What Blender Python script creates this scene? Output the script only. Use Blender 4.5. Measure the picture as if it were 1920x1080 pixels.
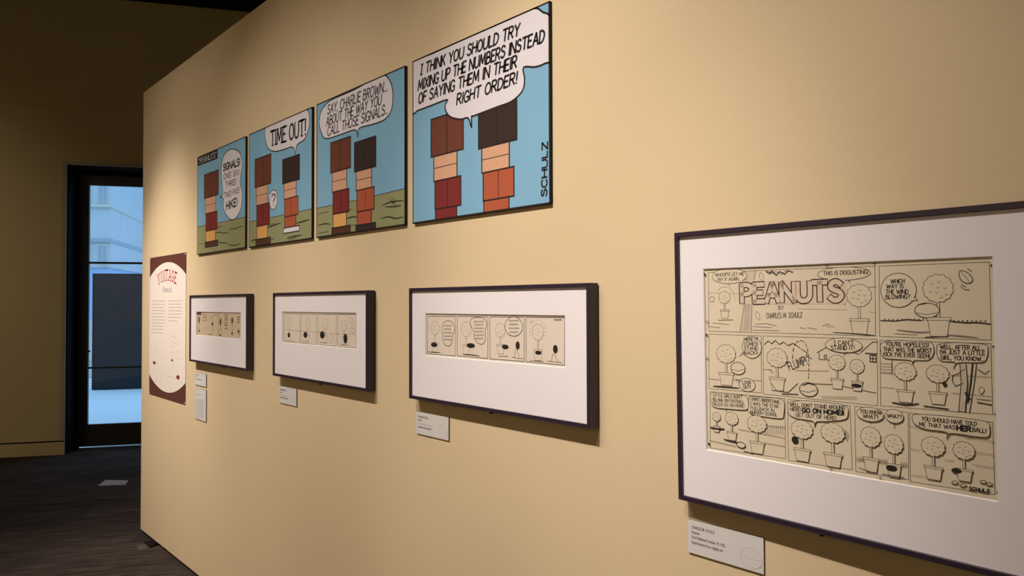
import bpy, bmesh, math, random
from mathutils import Vector, Matrix
random.seed(7)
SC = bpy.context.scene
for o in list(bpy.data.objects): bpy.data.objects.remove(o)
COL = SC.collection

# ------------------------------------------------------------------ camera
cam_d = bpy.data.cameras.new('camera'); cam = bpy.data.objects.new('camera', cam_d); COL.objects.link(cam)
cam_d.sensor_width = 36.0; cam_d.lens = 1387.0 / 1920.0 * 36.0; cam_d.clip_start = 0.02; cam_d.clip_end = 300
YAW, PITCH, ROLL = map(math.radians, (41.3293, 1.1413, -0.1764))
fw = Vector((-math.cos(YAW) * math.cos(PITCH), math.sin(YAW) * math.cos(PITCH), math.sin(PITCH)))
rt = Vector((math.sin(YAW), math.cos(YAW), 0)); up = rt.cross(fw)
rt2 = rt * math.cos(ROLL) + up * math.sin(ROLL); up2 = -rt * math.sin(ROLL) + up * math.cos(ROLL)
cam.matrix_world = Matrix(((rt2.x, up2.x, -fw.x, 5.5605), (rt2.y, up2.y, -fw.y, -1.4648), (rt2.z, up2.z, -fw.z, 1.5731), (0, 0, 0, 1)))
SC.camera = cam

# ------------------------------------------------------------------ colour management, sky
SC.view_settings.view_transform = 'Standard'; SC.view_settings.look = 'None'
SC.view_settings.exposure = 0.0; SC.view_settings.gamma = 1.0; SC.view_settings.use_curve_mapping = False
world = bpy.data.worlds.new('sky'); SC.world = world; world.use_nodes = True
nt = world.node_tree; nt.nodes.clear()
wo = nt.nodes.new('ShaderNodeOutputWorld'); wb = nt.nodes.new('ShaderNodeBackground')
wt = nt.nodes.new('ShaderNodeTexCoord'); wm = nt.nodes.new('ShaderNodeMapping'); wn = nt.nodes.new('ShaderNodeTexNoise'); wr = nt.nodes.new('ShaderNodeValToRGB')
wm.inputs['Scale'].default_value = (3, 3, 14); wn.inputs['Scale'].default_value = 2.2; wn.inputs['Detail'].default_value = 4
wr.color_ramp.elements[0].position = .35; wr.color_ramp.elements[0].color = (.24, .50, .86, 1)
wr.color_ramp.elements[1].position = .68; wr.color_ramp.elements[1].color = (.40, .66, .95, 1)
nt.links.new(wt.outputs['Generated'], wm.inputs['Vector']); nt.links.new(wm.outputs['Vector'], wn.inputs['Vector'])
nt.links.new(wn.outputs['Fac'], wr.inputs['Fac']); nt.links.new(wr.outputs['Color'], wb.inputs['Color'])
ws = nt.nodes.new('ShaderNodeSeparateXYZ'); wx = nt.nodes.new('ShaderNodeMath'); wx.operation = 'MULTIPLY_ADD'; wx.use_clamp = False   # overcast sky, brighter overhead
nt.links.new(wt.outputs['Generated'], ws.inputs[0]); nt.links.new(ws.outputs['Z'], wx.inputs[0]); wx.inputs[1].default_value = 1.3; wx.inputs[2].default_value = .98
nt.links.new(wx.outputs[0], wb.inputs['Strength']); nt.links.new(wb.outputs['Background'], wo.inputs['Surface'])

# ------------------------------------------------------------------ lights (gallery track spots and added fill spots, out of view)
def spot(x, y, z, tx, ty, tz, watt, deg, radius=.02, col=(1, .80, .60), blend=1.0):
    d = bpy.data.lights.new('track_or_fill_spot', 'SPOT'); d.energy = watt; d.spot_size = math.radians(deg); d.spot_blend = blend
    d.shadow_soft_size = radius; d.color = col
    o = bpy.data.objects.new('track_or_fill_spot', d); COL.objects.link(o); o.location = (x, y, z)
    o.rotation_euler = (Vector((tx, ty, tz)) - Vector((x, y, z))).to_track_quat('-Z', 'Y').to_euler()
    return o
WARM = (1, .86, .78)
# wash lights along the exhibit wall
for x, y, tz, watt, deg in ((.55, -2.2, .6, 146, 50), (.55, -2.2, 1.0, 253, 36), (.80, -2.2, .6, 85, 80), (.80, -2.2, .6, 143, 50), (.60, -1.6, 1.5, 117, 32),
                            (2.55, -2.2, .6, 170, 36), (2.55, -2.2, 1.0, 73, 64), (2.30, -2.2, .6, 108, 64), (3.30, -2.2, .6, 106, 64),
                            (4.05, -2.2, 1.5, 184, 36), (4.30, -2.2, 2.0, 109, 50), (4.30, -2.05, 2.0, 123, 36), (4.30, -2.2, .6, 120, 36), (5.05, -2.2, 1.0, 132, 36)):
    spot(x, y, 4.2, x, 0, tz, watt, deg, .02, WARM)
# added unseen fill spots raising the room's ambient, and one far-wall scallop spot
spot(-0.8, -3.4, 4.5, -4.2, -2.0, .5, 150, 90, .06, (1, .82, .60))
spot(-3.4, -3.6, 4.4, -4.5, -2.6, 1.4, 45, 50, .05, (1, .82, .60))
spot(3.6, -2.2, 4.3, 3.6, -4.6, 1.5, 480, 85, .05, WARM)
spot(0.4, -2.2, 4.3, 0.4, -4.6, 1.5, 340, 85, .05, WARM)
spot(-1.6, 1.8, 4.5, -1.6, 3.2, 0, 130, 110, .06, (1, .82, .66))

# ------------------------------------------------------------------ materials
MATS = {}
def mat(name, col, rough=.6, spec=.3, metal=0, noise=0, nscale=20, bump=0, bscale=200, coat=0):
    m = bpy.data.materials.new(name); m.use_nodes = True; n = m.node_tree; b = n.nodes['Principled BSDF']
    b.inputs['Base Color'].default_value = (*col, 1); b.inputs['Roughness'].default_value = rough
    b.inputs['Specular IOR Level'].default_value = spec; b.inputs['Metallic'].default_value = metal; b.inputs['Coat Weight'].default_value = coat
    tc = n.nodes.new('ShaderNodeTexCoord')
    nz = n.nodes.new('ShaderNodeTexNoise'); nz.inputs['Scale'].default_value = nscale; nz.inputs['Detail'].default_value = 5
    n.links.new(tc.outputs['Object'], nz.inputs['Vector'])
    if noise:
        mx = n.nodes.new('ShaderNodeMix'); mx.data_type = 'RGBA'
        mx.inputs[6].default_value = (*[c * (1 - noise) for c in col], 1); mx.inputs[7].default_value = (*[min(1, c * (1 + noise)) for c in col], 1)
        n.links.new(nz.outputs['Fac'], mx.inputs[0]); n.links.new(mx.outputs[2], b.inputs['Base Color'])
    if bump:
        nb = n.nodes.new('ShaderNodeTexNoise'); nb.inputs['Scale'].default_value = bscale; nb.inputs['Detail'].default_value = 3
        n.links.new(tc.outputs['Object'], nb.inputs['Vector'])
        bp = n.nodes.new('ShaderNodeBump'); bp.inputs['Strength'].default_value = bump; bp.inputs['Distance'].default_value = .002
        n.links.new(nb.outputs['Fac'], bp.inputs['Height']); n.links.new(bp.outputs['Normal'], b.inputs['Normal'])
    MATS[name] = m; return m
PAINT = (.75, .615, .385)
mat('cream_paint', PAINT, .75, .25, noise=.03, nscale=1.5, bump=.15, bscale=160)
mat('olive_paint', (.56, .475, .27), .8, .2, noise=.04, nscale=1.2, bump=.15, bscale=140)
mat('casing_paint', (.40, .37, .27), .6, .3, noise=.03)
mat('dark_ceiling', (.012, .011, .010), .95, .1, noise=.2)
mat('black_metal', (.014, .013, .012), .4, .4, noise=.1, nscale=30)
mat('door_lining', (.010, .009, .008), .85, .08, noise=.1, nscale=30)
mat('frame_wood', (.030, .018, .036), .36, .45, noise=.25, nscale=60)
mat('mat_board', (.93, .91, .93), .9, .1, noise=.01, nscale=300)
mat('bevel', (.93, .90, .84), .9, .1, noise=.01)
mat('backing', (.10, .08, .06), .9, .1, noise=.1)
mat('foam_edge', (.035, .026, .020), .8, .2, noise=.1)
mat('label_card', (.70, .70, .68), .75, .2, noise=.015, nscale=120)
mat('label_edge', (.12, .085, .055), .8, .2, noise=.1)
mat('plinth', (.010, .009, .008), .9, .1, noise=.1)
# print inks and papers
mat('sky', (.235, .50, .70), .45, .35, noise=.02, nscale=8)
mat('green', (.32, .34, .17), .45, .35, noise=.03, nscale=8)
mat('white', (.80, .79, .84), .45, .35, noise=.01)
mat('ink', (.022, .018, .018), .5, .3, noise=.1, nscale=80)
mat('brown', (.17, .055, .035), .45, .35, noise=.05)
mat('brown2', (.10, .04, .025), .45, .35, noise=.05)
mat('black', (.045, .028, .025), .45, .35, noise=.05)
mat('tan', (.72, .42, .27), .45, .35, noise=.03)
mat('red', (.22, .032, .032), .45, .35, noise=.04)
mat('orange', (.47, .115, .055), .45, .35, noise=.04)
mat('ochre', (.80, .45, .14), .45, .35, noise=.03)
mat('paper', (.80, .72, .54), .8, .2, noise=.03, nscale=12)
mat('strip_paper', (.82, .74, .62), .8, .2, noise=.03, nscale=12)
mat('old_paper', (.70, .58, .40), .8, .2, noise=.05, nscale=12)
mat('pencil', (.25, .20, .17), .8, .1, noise=.2, nscale=90)
mat('wash', (.68, .60, .47), .8, .1, noise=.15, nscale=60)
mat('pinkwash', (.79, .66, .51), .8, .1, noise=.03, nscale=30)
mat('poster_white', (.90, .84, .76), .6, .3, noise=.01)
mat('maroon', (.13, .045, .035), .55, .3, noise=.05)
mat('greytext', (.42, .37, .33), .7, .2, noise=.1)
mat('faint', (.62, .50, .44), .7, .2, noise=.1)
mat('bluegrey', (.20, .20, .34), .7, .2, noise=.1)
mat('poster_red', (.62, .10, .12), .6, .2, noise=.25, nscale=120)
mat('label_ink', (.10, .085, .08), .7, .2, noise=.1)
mat('label_red', (.62, .50, .47), .7, .2, noise=.05)
# outside
mat('pavement', (.70, .71, .72), .9, .1, noise=.03, nscale=3)
mat('facade', (.74, .75, .74), .9, .1, noise=.08, nscale=2)
mat('facade_window', (.48, .54, .60), .3, .5, noise=.1)
mat('shop_glass', (.50, .68, .95), .3, .5, noise=.03)
mat('pale_stone', (.66, .74, .82), .9, .1, noise=.06, nscale=1.2)
mat('pale_ledge', (.74, .82, .90), .9, .1, noise=.05)
mat('stone_band', (.80, .76, .66), .9, .1, noise=.05)
mat('slate_board', (.036, .038, .044), .92, .08, noise=.08, nscale=2)
mat('board_red', (.075, .040, .032), .9, .1, noise=.3, nscale=20)
mat('board_ink', (.018, .020, .028), .6, .3, noise=.1)
mat('steel', (.55, .55, .55), .35, .5, metal=1, noise=.05)
mat('sticker', (.42, .36, .34), .7, .3, noise=.08, nscale=40)
mat('sticker_worn', (.085, .066, .05), .8, .2, noise=.2, nscale=30)
def glass_mat(name, k=1.0, tint=(1, 1, 1)):
    m = bpy.data.materials.new(name); m.use_nodes = True; n = m.node_tree; n.nodes.clear()
    out = n.nodes.new('ShaderNodeOutputMaterial'); mx = n.nodes.new('ShaderNodeMixShader'); tr = n.nodes.new('ShaderNodeBsdfTransparent')
    gl = n.nodes.new('ShaderNodeBsdfGlossy'); fr = n.nodes.new('ShaderNodeFresnel')
    ge = n.nodes.new('ShaderNodeNewGeometry'); io = n.nodes.new('ShaderNodeMix'); io.inputs[2].default_value = 1.28; io.inputs[3].default_value = 1/1.28   # same thin-pane reflectance from both sides
    n.links.new(ge.outputs['Backfacing'], io.inputs[0]); n.links.new(io.outputs[0], fr.inputs['IOR'])
    gl.inputs['Roughness'].default_value = .02; tr.inputs['Color'].default_value = (*tint, 1); gl.inputs['Color'].default_value = (k, k, k, 1)
    n.links.new(fr.outputs[0], mx.inputs[0]); n.links.new(tr.outputs[0], mx.inputs[1]); n.links.new(gl.outputs[0], mx.inputs[2]); n.links.new(mx.outputs[0], out.inputs['Surface'])
    MATS[name] = m; return m
glass_mat('picture_glass', 1.0, (.985, .985, .985)); glass_mat('door_glass', 1.0, (.93, .96, .98))
# carpet: woven planks with streaks along the far wall's direction
m = bpy.data.materials.new('carpet'); m.use_nodes = True; n = m.node_tree; b = n.nodes['Principled BSDF']; MATS['carpet'] = m
tc = n.nodes.new('ShaderNodeTexCoord'); mp = n.nodes.new('ShaderNodeMapping'); mp.inputs['Rotation'].default_value = (0, 0, math.radians(-63.8))
mp2 = n.nodes.new('ShaderNodeMapping'); mp2.inputs['Scale'].default_value = (1.4, 16, 1)
nz = n.nodes.new('ShaderNodeTexNoise'); nz.inputs['Scale'].default_value = 2.2; nz.inputs['Detail'].default_value = 6; nz.inputs['Roughness'].default_value = .65
bk = n.nodes.new('ShaderNodeTexBrick'); bk.inputs['Scale'].default_value = 1.0; bk.inputs['Brick Width'].default_value = 1.0; bk.inputs['Row Height'].default_value = .25
bk.inputs['Mortar Size'].default_value = .002; bk.inputs['Color1'].default_value = (.62, .62, .62, 1); bk.inputs['Color2'].default_value = (1, 1, 1, 1); bk.inputs['Mortar'].default_value = (.4, .4, .4, 1)
rp = n.nodes.new('ShaderNodeValToRGB'); rp.color_ramp.elements[0].position = .36; rp.color_ramp.elements[0].color = (.026, .020, .017, 1)
rp.color_ramp.elements[1].position = .68; rp.color_ramp.elements[1].color = (.088, .070, .060, 1)
mul = n.nodes.new('ShaderNodeMix'); mul.data_type = 'RGBA'; mul.blend_type = 'MULTIPLY'; mul.inputs[0].default_value = 1
fine = n.nodes.new('ShaderNodeTexNoise'); fine.inputs['Scale'].default_value = 260
bp = n.nodes.new('ShaderNodeBump'); bp.inputs['Strength'].default_value = .6; bp.inputs['Distance'].default_value = .004
for a, c in ((tc.outputs['Object'], mp.inputs['Vector']), (mp.outputs['Vector'], mp2.inputs['Vector']), (mp2.outputs['Vector'], nz.inputs['Vector']), (mp.outputs['Vector'], bk.inputs['Vector']),
             (nz.outputs['Fac'], rp.inputs['Fac']), (rp.outputs['Color'], mul.inputs[6]), (bk.outputs['Color'], mul.inputs[7]), (mul.outputs[2], b.inputs['Base Color']),
             (tc.outputs['Object'], fine.inputs['Vector']), (fine.outputs['Fac'], bp.inputs['Height']), (bp.outputs['Normal'], b.inputs['Normal'])): n.links.new(a, c)
b.inputs['Roughness'].default_value = .95; b.inputs['Specular IOR Level'].default_value = .1

# ------------------------------------------------------------------ helpers
def obj(name, verts, faces, mats, parent=None, fm=None, loc=None):
    me = bpy.data.meshes.new(name); me.from_pydata([tuple(v) for v in verts], [], faces)
    for x in ([mats] if isinstance(mats, str) else mats): me.materials.append(MATS[x])
    if fm:
        for p, i in zip(me.polygons, fm): p.material_index = i
    me.update(); o = bpy.data.objects.new(name, me); COL.objects.link(o)
    if parent: o.parent = parent
    if loc: o.location = loc
    return o
def boxg(V, F, x0, x1, y0, y1, z0, z1, T=None):
    b = len(V)
    for p in ((x0, y0, z0), (x1, y0, z0), (x1, y1, z0), (x0, y1, z0), (x0, y0, z1), (x1, y0, z1), (x1, y1, z1), (x0, y1, z1)): V.append(T(*p) if T else p)
    F += [(b, b+3, b+2, b+1), (b+4, b+5, b+6, b+7), (b, b+1, b+5, b+4), (b+1, b+2, b+6, b+5), (b+2, b+3, b+7, b+6), (b+3, b, b+4, b+7)]
def box(name, m, x0, x1, y0, y1, z0, z1, parent=None, T=None, bevel=0, loc=None):
    V, F = [], []; boxg(V, F, x0, x1, y0, y1, z0, z1, T); o = obj(name, V, F, m, parent, loc=loc)
    bm = bmesh.new(); bm.from_mesh(o.data); bmesh.ops.recalc_face_normals(bm, faces=bm.faces)
    if bevel: bmesh.ops.bevel(bm, geom=bm.edges[:], offset=bevel, segments=2, affect='EDGES', profile=.6)
    bm.to_mesh(o.data); bm.free(); return o
def boxes(name, m, L, parent=None, T=None):
    V, F = [], []
    for q in L: boxg(V, F, *q, T)
    return obj(name, V, F, m, parent)
def tag(o, label=None, cat=None, group=None, kind=None):
    for k, v in (('label', label), ('category', cat), ('group', group), ('kind', kind)):
        if v: o[k] = v
    return o
def empty(name, loc, rot=(0, 0, 0), label=None, cat=None, group=None):
    o = bpy.data.objects.new(name, None); COL.objects.link(o); o.location = loc; o.rotation_euler = rot; o.empty_display_size = .1
    return tag(o, label, cat, group)
ART_P1 = [
["poly","green",[[-8.1,164.9],[386.5,159.2],[730,157.3],[734.9,-17.9],[-9.4,-11.8]],2.5],
["line","ink",[[261.3,152],[324.9,135.2],[386.8,136.8]],5,1],
["line","ink",[[280.1,108],[369.6,104.7],[408.2,96.8],[490.2,95.8]],5,1],
["line","ink",[[498.4,110.9],[589,108.3],[637,112.5],[684.2,111.8]],5,1],
["line","ink",[[280.8,59],[387.9,47.1],[474,40.4]],5,1],
["line","ink",[[474.1,30.9],[573.7,21.8],[653.8,26]],5,1],
["line","ink",[[23.6,61.8],[112,59.7]],5,1],
["fig",225.6,457.7,35.8,111.8,"brown","tan","red","ochre","brown2"],
["blob","white",[[543.2,529.2],[632.7,498.4],[674.4,440.3],[653,382.3],[647.2,334.2],[674.6,276.2],[651.9,199.6],[572.1,159],[492.6,169.7],[413.4,229],[412.8,280.1],[358.3,297.6],[405.5,306.5],[387.1,379.1],[379.2,447.7],[408.1,507.7],[467.9,530.3]],5],
["poly","ink",[[-2.5,575.7],[319.1,567.3],[321.6,512.2],[2.4,515.6]],0],
["txt","white","\"PEANUTS\"",22.3,525.9,303.5,523.4,28.9,4,"s"],
["txt","ink","SIGNALS!",409.1,432.7,641.4,431.6,35.9,9,""],
["txt","ink","ONE! SIX!",414.9,387.1,630.8,383.4,28.2,4.5,""],
["txt","ink","THREE!",444.7,340.1,594.4,339.5,26.8,4.5,""],
["txt","ink","TWO! FIVE!",424.8,283.9,635,289.9,28.1,4.5,""],
["txt","ink","HIKE!",454.8,218.6,607,227.3,39.3,9,""],
]
ART_P2 = [
["poly","green",[[-7.6,131.4],[311.5,129],[705.9,129.4],[706.6,-14.5],[-6.1,-10.5]],2.5],
["line","ink",[[203.3,83.4],[285.2,88.2],[377.2,94.6]],6,1],
["line","ink",[[538.9,78.4],[598,81.4],[667,83.3]],6,1],
["line","ink",[[441.2,18.8],[515.1,21.8],[592.5,21.6]],6,1],
["line","ink",[[466.2,11.7],[539.3,14.8]],6,1],
["line","ink",[[217.6,25.4],[299,25.6]],6,1],
["line","ink",[[31.1,28.8],[60.6,35.7],[175.8,31]],6,1],
["line","ink",[[244.5,94.3],[311.8,97.2]],6,1],
["fig",169.3,441.4,5.3,96.1,"brown","tan","red","ochre","brown2"],
["fig",482.2,391,42.7,88.8,"black","tan","orange","orange","white"],
["ell","white",293.5,210.8,44.2,46,4],
["poly","white",[[267.8,238.9],[236.5,235.6],[259.8,222.9]],0],
["txt","ink","?",273.6,183.7,316.4,183.3,51.8,7,""],
["blob","white",[[194.6,522],[194.3,560.8],[243.8,587.8],[346.1,596.3],[494.4,592.1],[612.7,580.5],[659.4,552.5],[664.8,495.5],[623.9,444.1],[544.5,428.8],[528.5,393],[501,426.3],[394,431.1],[305.8,437.4],[232.5,464.2]],5],
["txt","ink","TIME OUT!",263.2,469.5,629,460.9,68.9,11,"s"],
]
ART_P3 = [
["poly","green",[[-6.3,126.7],[375.4,126.4],[697,131.4],[697,-24.1],[-5.6,-16.2]],2.5],
["line","ink",[[528.1,85.4],[588.2,92.1],[674.6,89.3]],5,1],
["line","ink",[[552.4,77.9],[623.3,72.7],[657.7,73.6]],5,1],
["line","ink",[[599.9,109.9],[611.6,83.3]],5,1],
["line","ink",[[582.2,102.3],[623.3,79]],5,1],
["line","ink",[[623.3,101],[599.9,81.4]],5,1],
["line","ink",[[522,37.5],[576.3,39.1],[623.3,28.6],[674.6,30.3]],5,1],
["line","ink",[[245.5,58.2],[308.2,63.1],[355.6,55.5]],5,1],
["line","ink",[[259.6,30.7],[335.5,28.7]],5,1],
["line","ink",[[13.2,52.6],[75.7,54.8],[121.4,48.9]],5,1],
["line","ink",[[12.9,100.5],[106.1,102.8]],5,1],
["line","ink",[[266.5,91],[301.2,94.6]],5,1],
["line","ink",[[21.2,18.9],[106.4,19.9]],5,1],
["fig",208.7,393.7,3.8,83.9,"brown","tan","red","ochre","brown2"],
["fig",403.9,361.2,1,81.1,"black","tan","orange","orange","black"],
["blob","white",[[23.9,479.1],[30,518.6],[58.1,546.1],[134.5,564.7],[320.6,565.6],[478,577.3],[533.8,574.7],[570.1,555.9],[597.5,517.6],[604.5,471.5],[590.4,426.5],[542.5,403.6],[452.9,402.6],[358.9,404.9],[349.5,371.1],[329.2,404.7],[208.6,406.5],[101.8,409],[58.6,425.1]],5],
["txt","ink","SAY, CHARLIE BROWN...",96.8,511.5,564.1,508.3,37.8,5.6,"i"],
["txt","ink","ABOUT THE WAY YOU",86.3,464,521.7,466.8,36.5,5.6,"i"],
["txt","ink","CALL THOSE SIGNALS..",97.2,420.7,564.2,423.3,36.3,5.6,"i"],
]
ART_P4 = [
["fig",202.8,355.7,-48.9,90.4,"brown","tan","red","red","red"],
["fig",462.1,332.9,-41.6,90.7,"black","tan","orange","orange","orange"],
["blob","white",[[-0.3,569.3],[111.5,573.2],[323.7,574.4],[501,574.4],[623.7,575.5],[666.4,551.6],[697.5,522.9],[700.3,413.4],[671.7,402.3],[631.8,402.3],[583.4,412.7],[587.9,375.9],[576.6,343.9],[529.1,323.6],[460.1,320.2],[350.2,315.2],[336.1,313.2],[336,280.6],[318.5,313.8],[280.4,316.9],[226.3,334.2],[199.2,358.5],[194.5,380.8],[204.1,396.6],[111.2,395.6],[34.1,394.8],[-0.5,401.7]],6],
["txt","ink","I THINK YOU SHOULD TRY",49.9,516.7,563.4,513.9,34.2,7,"i"],
["txt","ink","MIXING UP THE NUMBERS INSTEAD",34.1,465,669.4,466.3,34.4,7,"i"],
["txt","ink","OF SAYING THEM IN THEIR",36.7,418.2,550.6,422,34.3,7,"i"],
["txt","ink","RIGHT ORDER!",257.8,368.6,552.3,372.7,33.5,7,"i"],
["txt","ink","SCHULZ",679.1,23.9,683.4,176.7,21.8,5.5,""],
]
ART_POSTER = [
["txt","bluegrey","Peanuts",286.3,680.2,468.7,682.6,33.5,4,""],
["line","greytext",[[43.7,626],[341.7,623.5]],3.2,0],
["line","greytext",[[44.2,603.7],[323.7,602.1]],3.2,0],
["line","greytext",[[44.6,582.3],[305.5,581.6]],3.2,0],
["line","greytext",[[45.1,561.5],[343,561.8]],3.2,0],
["line","greytext",[[45.6,541.6],[324.9,542.7]],3.2,0],
["line","greytext",[[46,520.3],[306.7,522]],3.2,0],
["line","greytext",[[46.5,499.4],[344.2,502.6]],3.2,0],
["line","greytext",[[47,478.6],[326.1,482.3]],3.2,0],
["line","greytext",[[47.4,458.7],[307.9,462.9]],3.2,0],
["line","greytext",[[402.6,624.7],[672.6,623.2]],3.2,0],
["line","greytext",[[403,604.5],[661.9,603.9]],3.2,0],
["line","greytext",[[403.5,583.3],[673.3,583.6]],3.2,0],
["line","greytext",[[403.9,562.2],[662.6,563.3]],3.2,0],
["line","greytext",[[404.3,541.5],[674,543.6]],3.2,0],
["line","greytext",[[404.7,520.9],[663.3,523.7]],3.2,0],
["line","greytext",[[405.1,500.2],[580.9,500.3]],3.2,0],
["line","greytext",[[47.9,437.4],[306.8,441.4]],3.2,0],
["line","greytext",[[48.4,414.1],[307.2,419.1]],3.2,0],
["ell","none",525.7,380.2,72.4,41.4,2,"faint"],
["ell","none",117.6,299.4,62.6,46.5,2,"faint"],
["ell","none",161.1,184.6,65,36.4,2,"faint"],
["ell","none",313.4,118.4,55.8,45,2,"faint"],
["ell","none",594.7,289.6,39.7,24.9,2,"faint"],
["ell","none",255.3,276.9,37.9,23.9,2,"faint"],
["line","faint",[[474.1,403.9],[561.5,393]],3,0],
["line","faint",[[489.4,372],[576.4,359.3]],3,0],
["line","faint",[[133.5,324.6],[150.6,291.2]],3,0],
["line","faint",[[154,135.4],[179,108.1],[138.5,95.3]],3,0],
["line","faint",[[490.3,325.8],[476.8,260.4],[507.9,170]],3,0],
["line","faint",[[578.8,229.6],[601.2,167.5]],3,0],
["line","faint",[[389.5,145.3],[508.3,149.3],[608.8,140.8],[692.6,120.4]],3,0],
["line","faint",[[264.4,219.9],[265.6,162.6]],3,0],
["ell","red",111.2,215.7,29.7,11.4,0],
["ell","red",484.3,253.8,17.6,7.2,0],
["ell","red",601.4,156.1,31,13,0],
]
ART_F1 = [
["line","ink",[[96.2,281.2],[431.2,282.4],[432.9,155.8],[98.2,154.9],[96.2,281.2]],1.9,0],
["line","ink",[[435.3,282.4],[757.9,283.3],[759.3,156.2],[437,155.6],[435.3,282.4]],1.9,0],
["poly","brown2",[[99.1,283.2],[168.8,283.4],[169,268.6],[99.3,268.5]],0],
["fig",136.8,260,166.3,21.7,"paper"],
["ell","ink",135.2,177.9,12.6,5.5,0],
["fig",348.5,240,168.5,21.2,"paper"],
["ell","ink",346.2,221.1,11.7,9.4,0],
["fig",467.1,256.6,168.3,20.2,"paper"],
["ell","ink",465.8,162.8,11.1,5.2,0],
["fig",633.4,262.3,168,18,"paper"],
["ell","ink",632,178.6,10.4,6.2,0],
["fig",722.5,203.9,165.5,18.2,"paper"],
["ell","ink",720.4,189.9,10.1,7.9,0],
["ell","ink",134.3,240.4,10.2,17.6,0],
["ell","ink",466.4,236.3,10.1,17.5,0],
["ell","ink",633.6,244.5,10.4,15.1,0],
["line","ink",[[285.5,163.8],[354.9,161.2]],4,1],
["line","pencil",[[300.5,246.8],[348.2,264.4],[426.2,275.5]],1.5,0],
["line","ink",[[195.9,272.7],[203.5,264.4],[210.8,272.8],[218.3,264.5],[225.6,273],[233,264.7],[240.3,273.1],[247.7,264.9],[254.9,273.2],[262.3,265]],1.4,0],
["line","ink",[[201.2,258.2],[207.6,249.9],[213.8,258.4],[220.2,250.1],[226.3,258.5],[232.7,250.3],[238.8,258.7],[245.2,250.4],[251.3,258.8],[257.6,250.6]],1.4,0],
["line","ink",[[196.4,242.7],[203.9,234.4],[211.2,242.9],[218.8,234.7],[226,243.1],[233.5,234.9],[240.7,243.4],[248.1,235.2],[255.3,243.6],[262.7,235.4]],1.4,0],
["line","ink",[[524.4,274.9],[530,267.1],[535.3,275],[540.9,267.2],[546.2,275.1],[551.8,267.3],[557.1,275.2],[562.6,267.5],[567.9,275.3],[573.4,267.6]],1.4,0],
["line","ink",[[528.3,261],[533,253.1],[537.6,261.1],[542.3,253.3],[546.8,261.2],[551.6,253.4],[556.1,261.3],[560.8,253.5],[565.3,261.4],[570,253.6]],1.4,0],
["line","ink",[[524.7,248.5],[530.3,240.7],[535.7,248.7],[541.2,240.9],[546.6,248.9],[552.1,241.1],[557.4,249],[563,241.3],[568.3,249.2],[573.7,241.4]],1.4,0],
["line","ink",[[528.6,234.1],[533.3,226.3],[537.9,234.2],[542.6,226.4],[547.2,234.4],[551.9,226.6],[556.4,234.5],[561.1,226.8],[565.6,234.7],[570.3,227]],1.4,0],
["line","ink",[[525.1,221.3],[530.6,213.5],[536,221.5],[541.6,213.7],[546.9,221.7],[552.4,214],[557.8,221.9],[563.3,214.2],[568.6,222.1],[574.1,214.4]],1.4,0],
["line","ink",[[529,205],[533.7,197.2],[538.3,205.2],[543,197.4],[547.5,205.4],[552.2,197.7],[556.8,205.6],[561.5,197.9],[566,205.8],[570.6,198.1]],1.4,0],
["line","ink",[[698.8,267],[703,259.4],[707,267],[711.2,259.5],[715.2,267.1],[719.3,259.6],[723.3,267.2],[727.5,259.7],[731.4,267.3],[735.6,259.8]],1.4,0],
["line","ink",[[701.7,254.7],[705.3,247.1],[708.7,254.8],[712.2,247.2],[715.6,254.9],[719.2,247.3],[722.5,255],[726.1,247.4],[729.4,255.1],[733,247.5]],1.4,0],
["line","ink",[[699.1,240.6],[703.3,233],[707.3,240.7],[711.5,233.2],[715.5,240.9],[719.6,233.3],[723.6,241],[727.8,233.5],[731.7,241.1],[735.8,233.6]],1.4,0],
]
ART_F2 = [
["line","ink",[[103.8,284.8],[260.3,285.1],[261.1,158.8],[104.7,157.9],[103.8,284.8]],1.9,0],
["line","ink",[[270.4,285.2],[415.6,286],[416.2,158.3],[271.1,158],[270.4,285.2]],1.9,0],
["line","ink",[[429.6,286.2],[588.1,286.7],[588.6,158.1],[430.1,157.8],[429.6,286.2]],1.9,0],
["line","ink",[[601,286.8],[746.9,287.2],[747.1,158.8],[601.4,157.6],[601,286.8]],1.9,0],
["fig",149.4,267.4,164.2,22.5,"paper"],
["ell","ink",149.9,190,11.9,11.5,0],
["line","ink",[[114.1,164.6],[206.3,165.1]],3,1],
["fig",334.6,267.1,168.2,24.3,"paper"],
["ell","ink",313,196.1,18.4,13.2,0],
["line","ink",[[278.5,167.2],[349.7,167.1]],3,1],
["fig",494.8,266.2,170,24.8,"paper"],
["ell","ink",469,200.9,20.5,16,0],
["line","ink",[[444,168],[506.4,168.3]],3,1],
["ell","paper",545.1,185.4,13.2,16.7,1],
["fig",651.6,263.9,168.9,22.8,"paper"],
["ell","ink",664.2,191.6,15.4,19.2,0],
["line","ink",[[620.5,166.1],[693,166.5]],3,1],
["ell","paper",718.1,230,18.1,14,1],
["line","ink",[[708,235.1],[710.3,229.3],[712.5,235.2],[714.7,229.4],[717,235.3],[719.2,229.6],[721.4,235.4],[723.7,229.7],[725.9,235.6],[728.1,229.8]],0.8,0],
["ell","paper",707.9,264.8,14.1,10.1,1],
["line","pencil",[[107,211.8],[415.9,211.6],[588.4,208.6],[747,210.8]],1,0],
]
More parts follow.
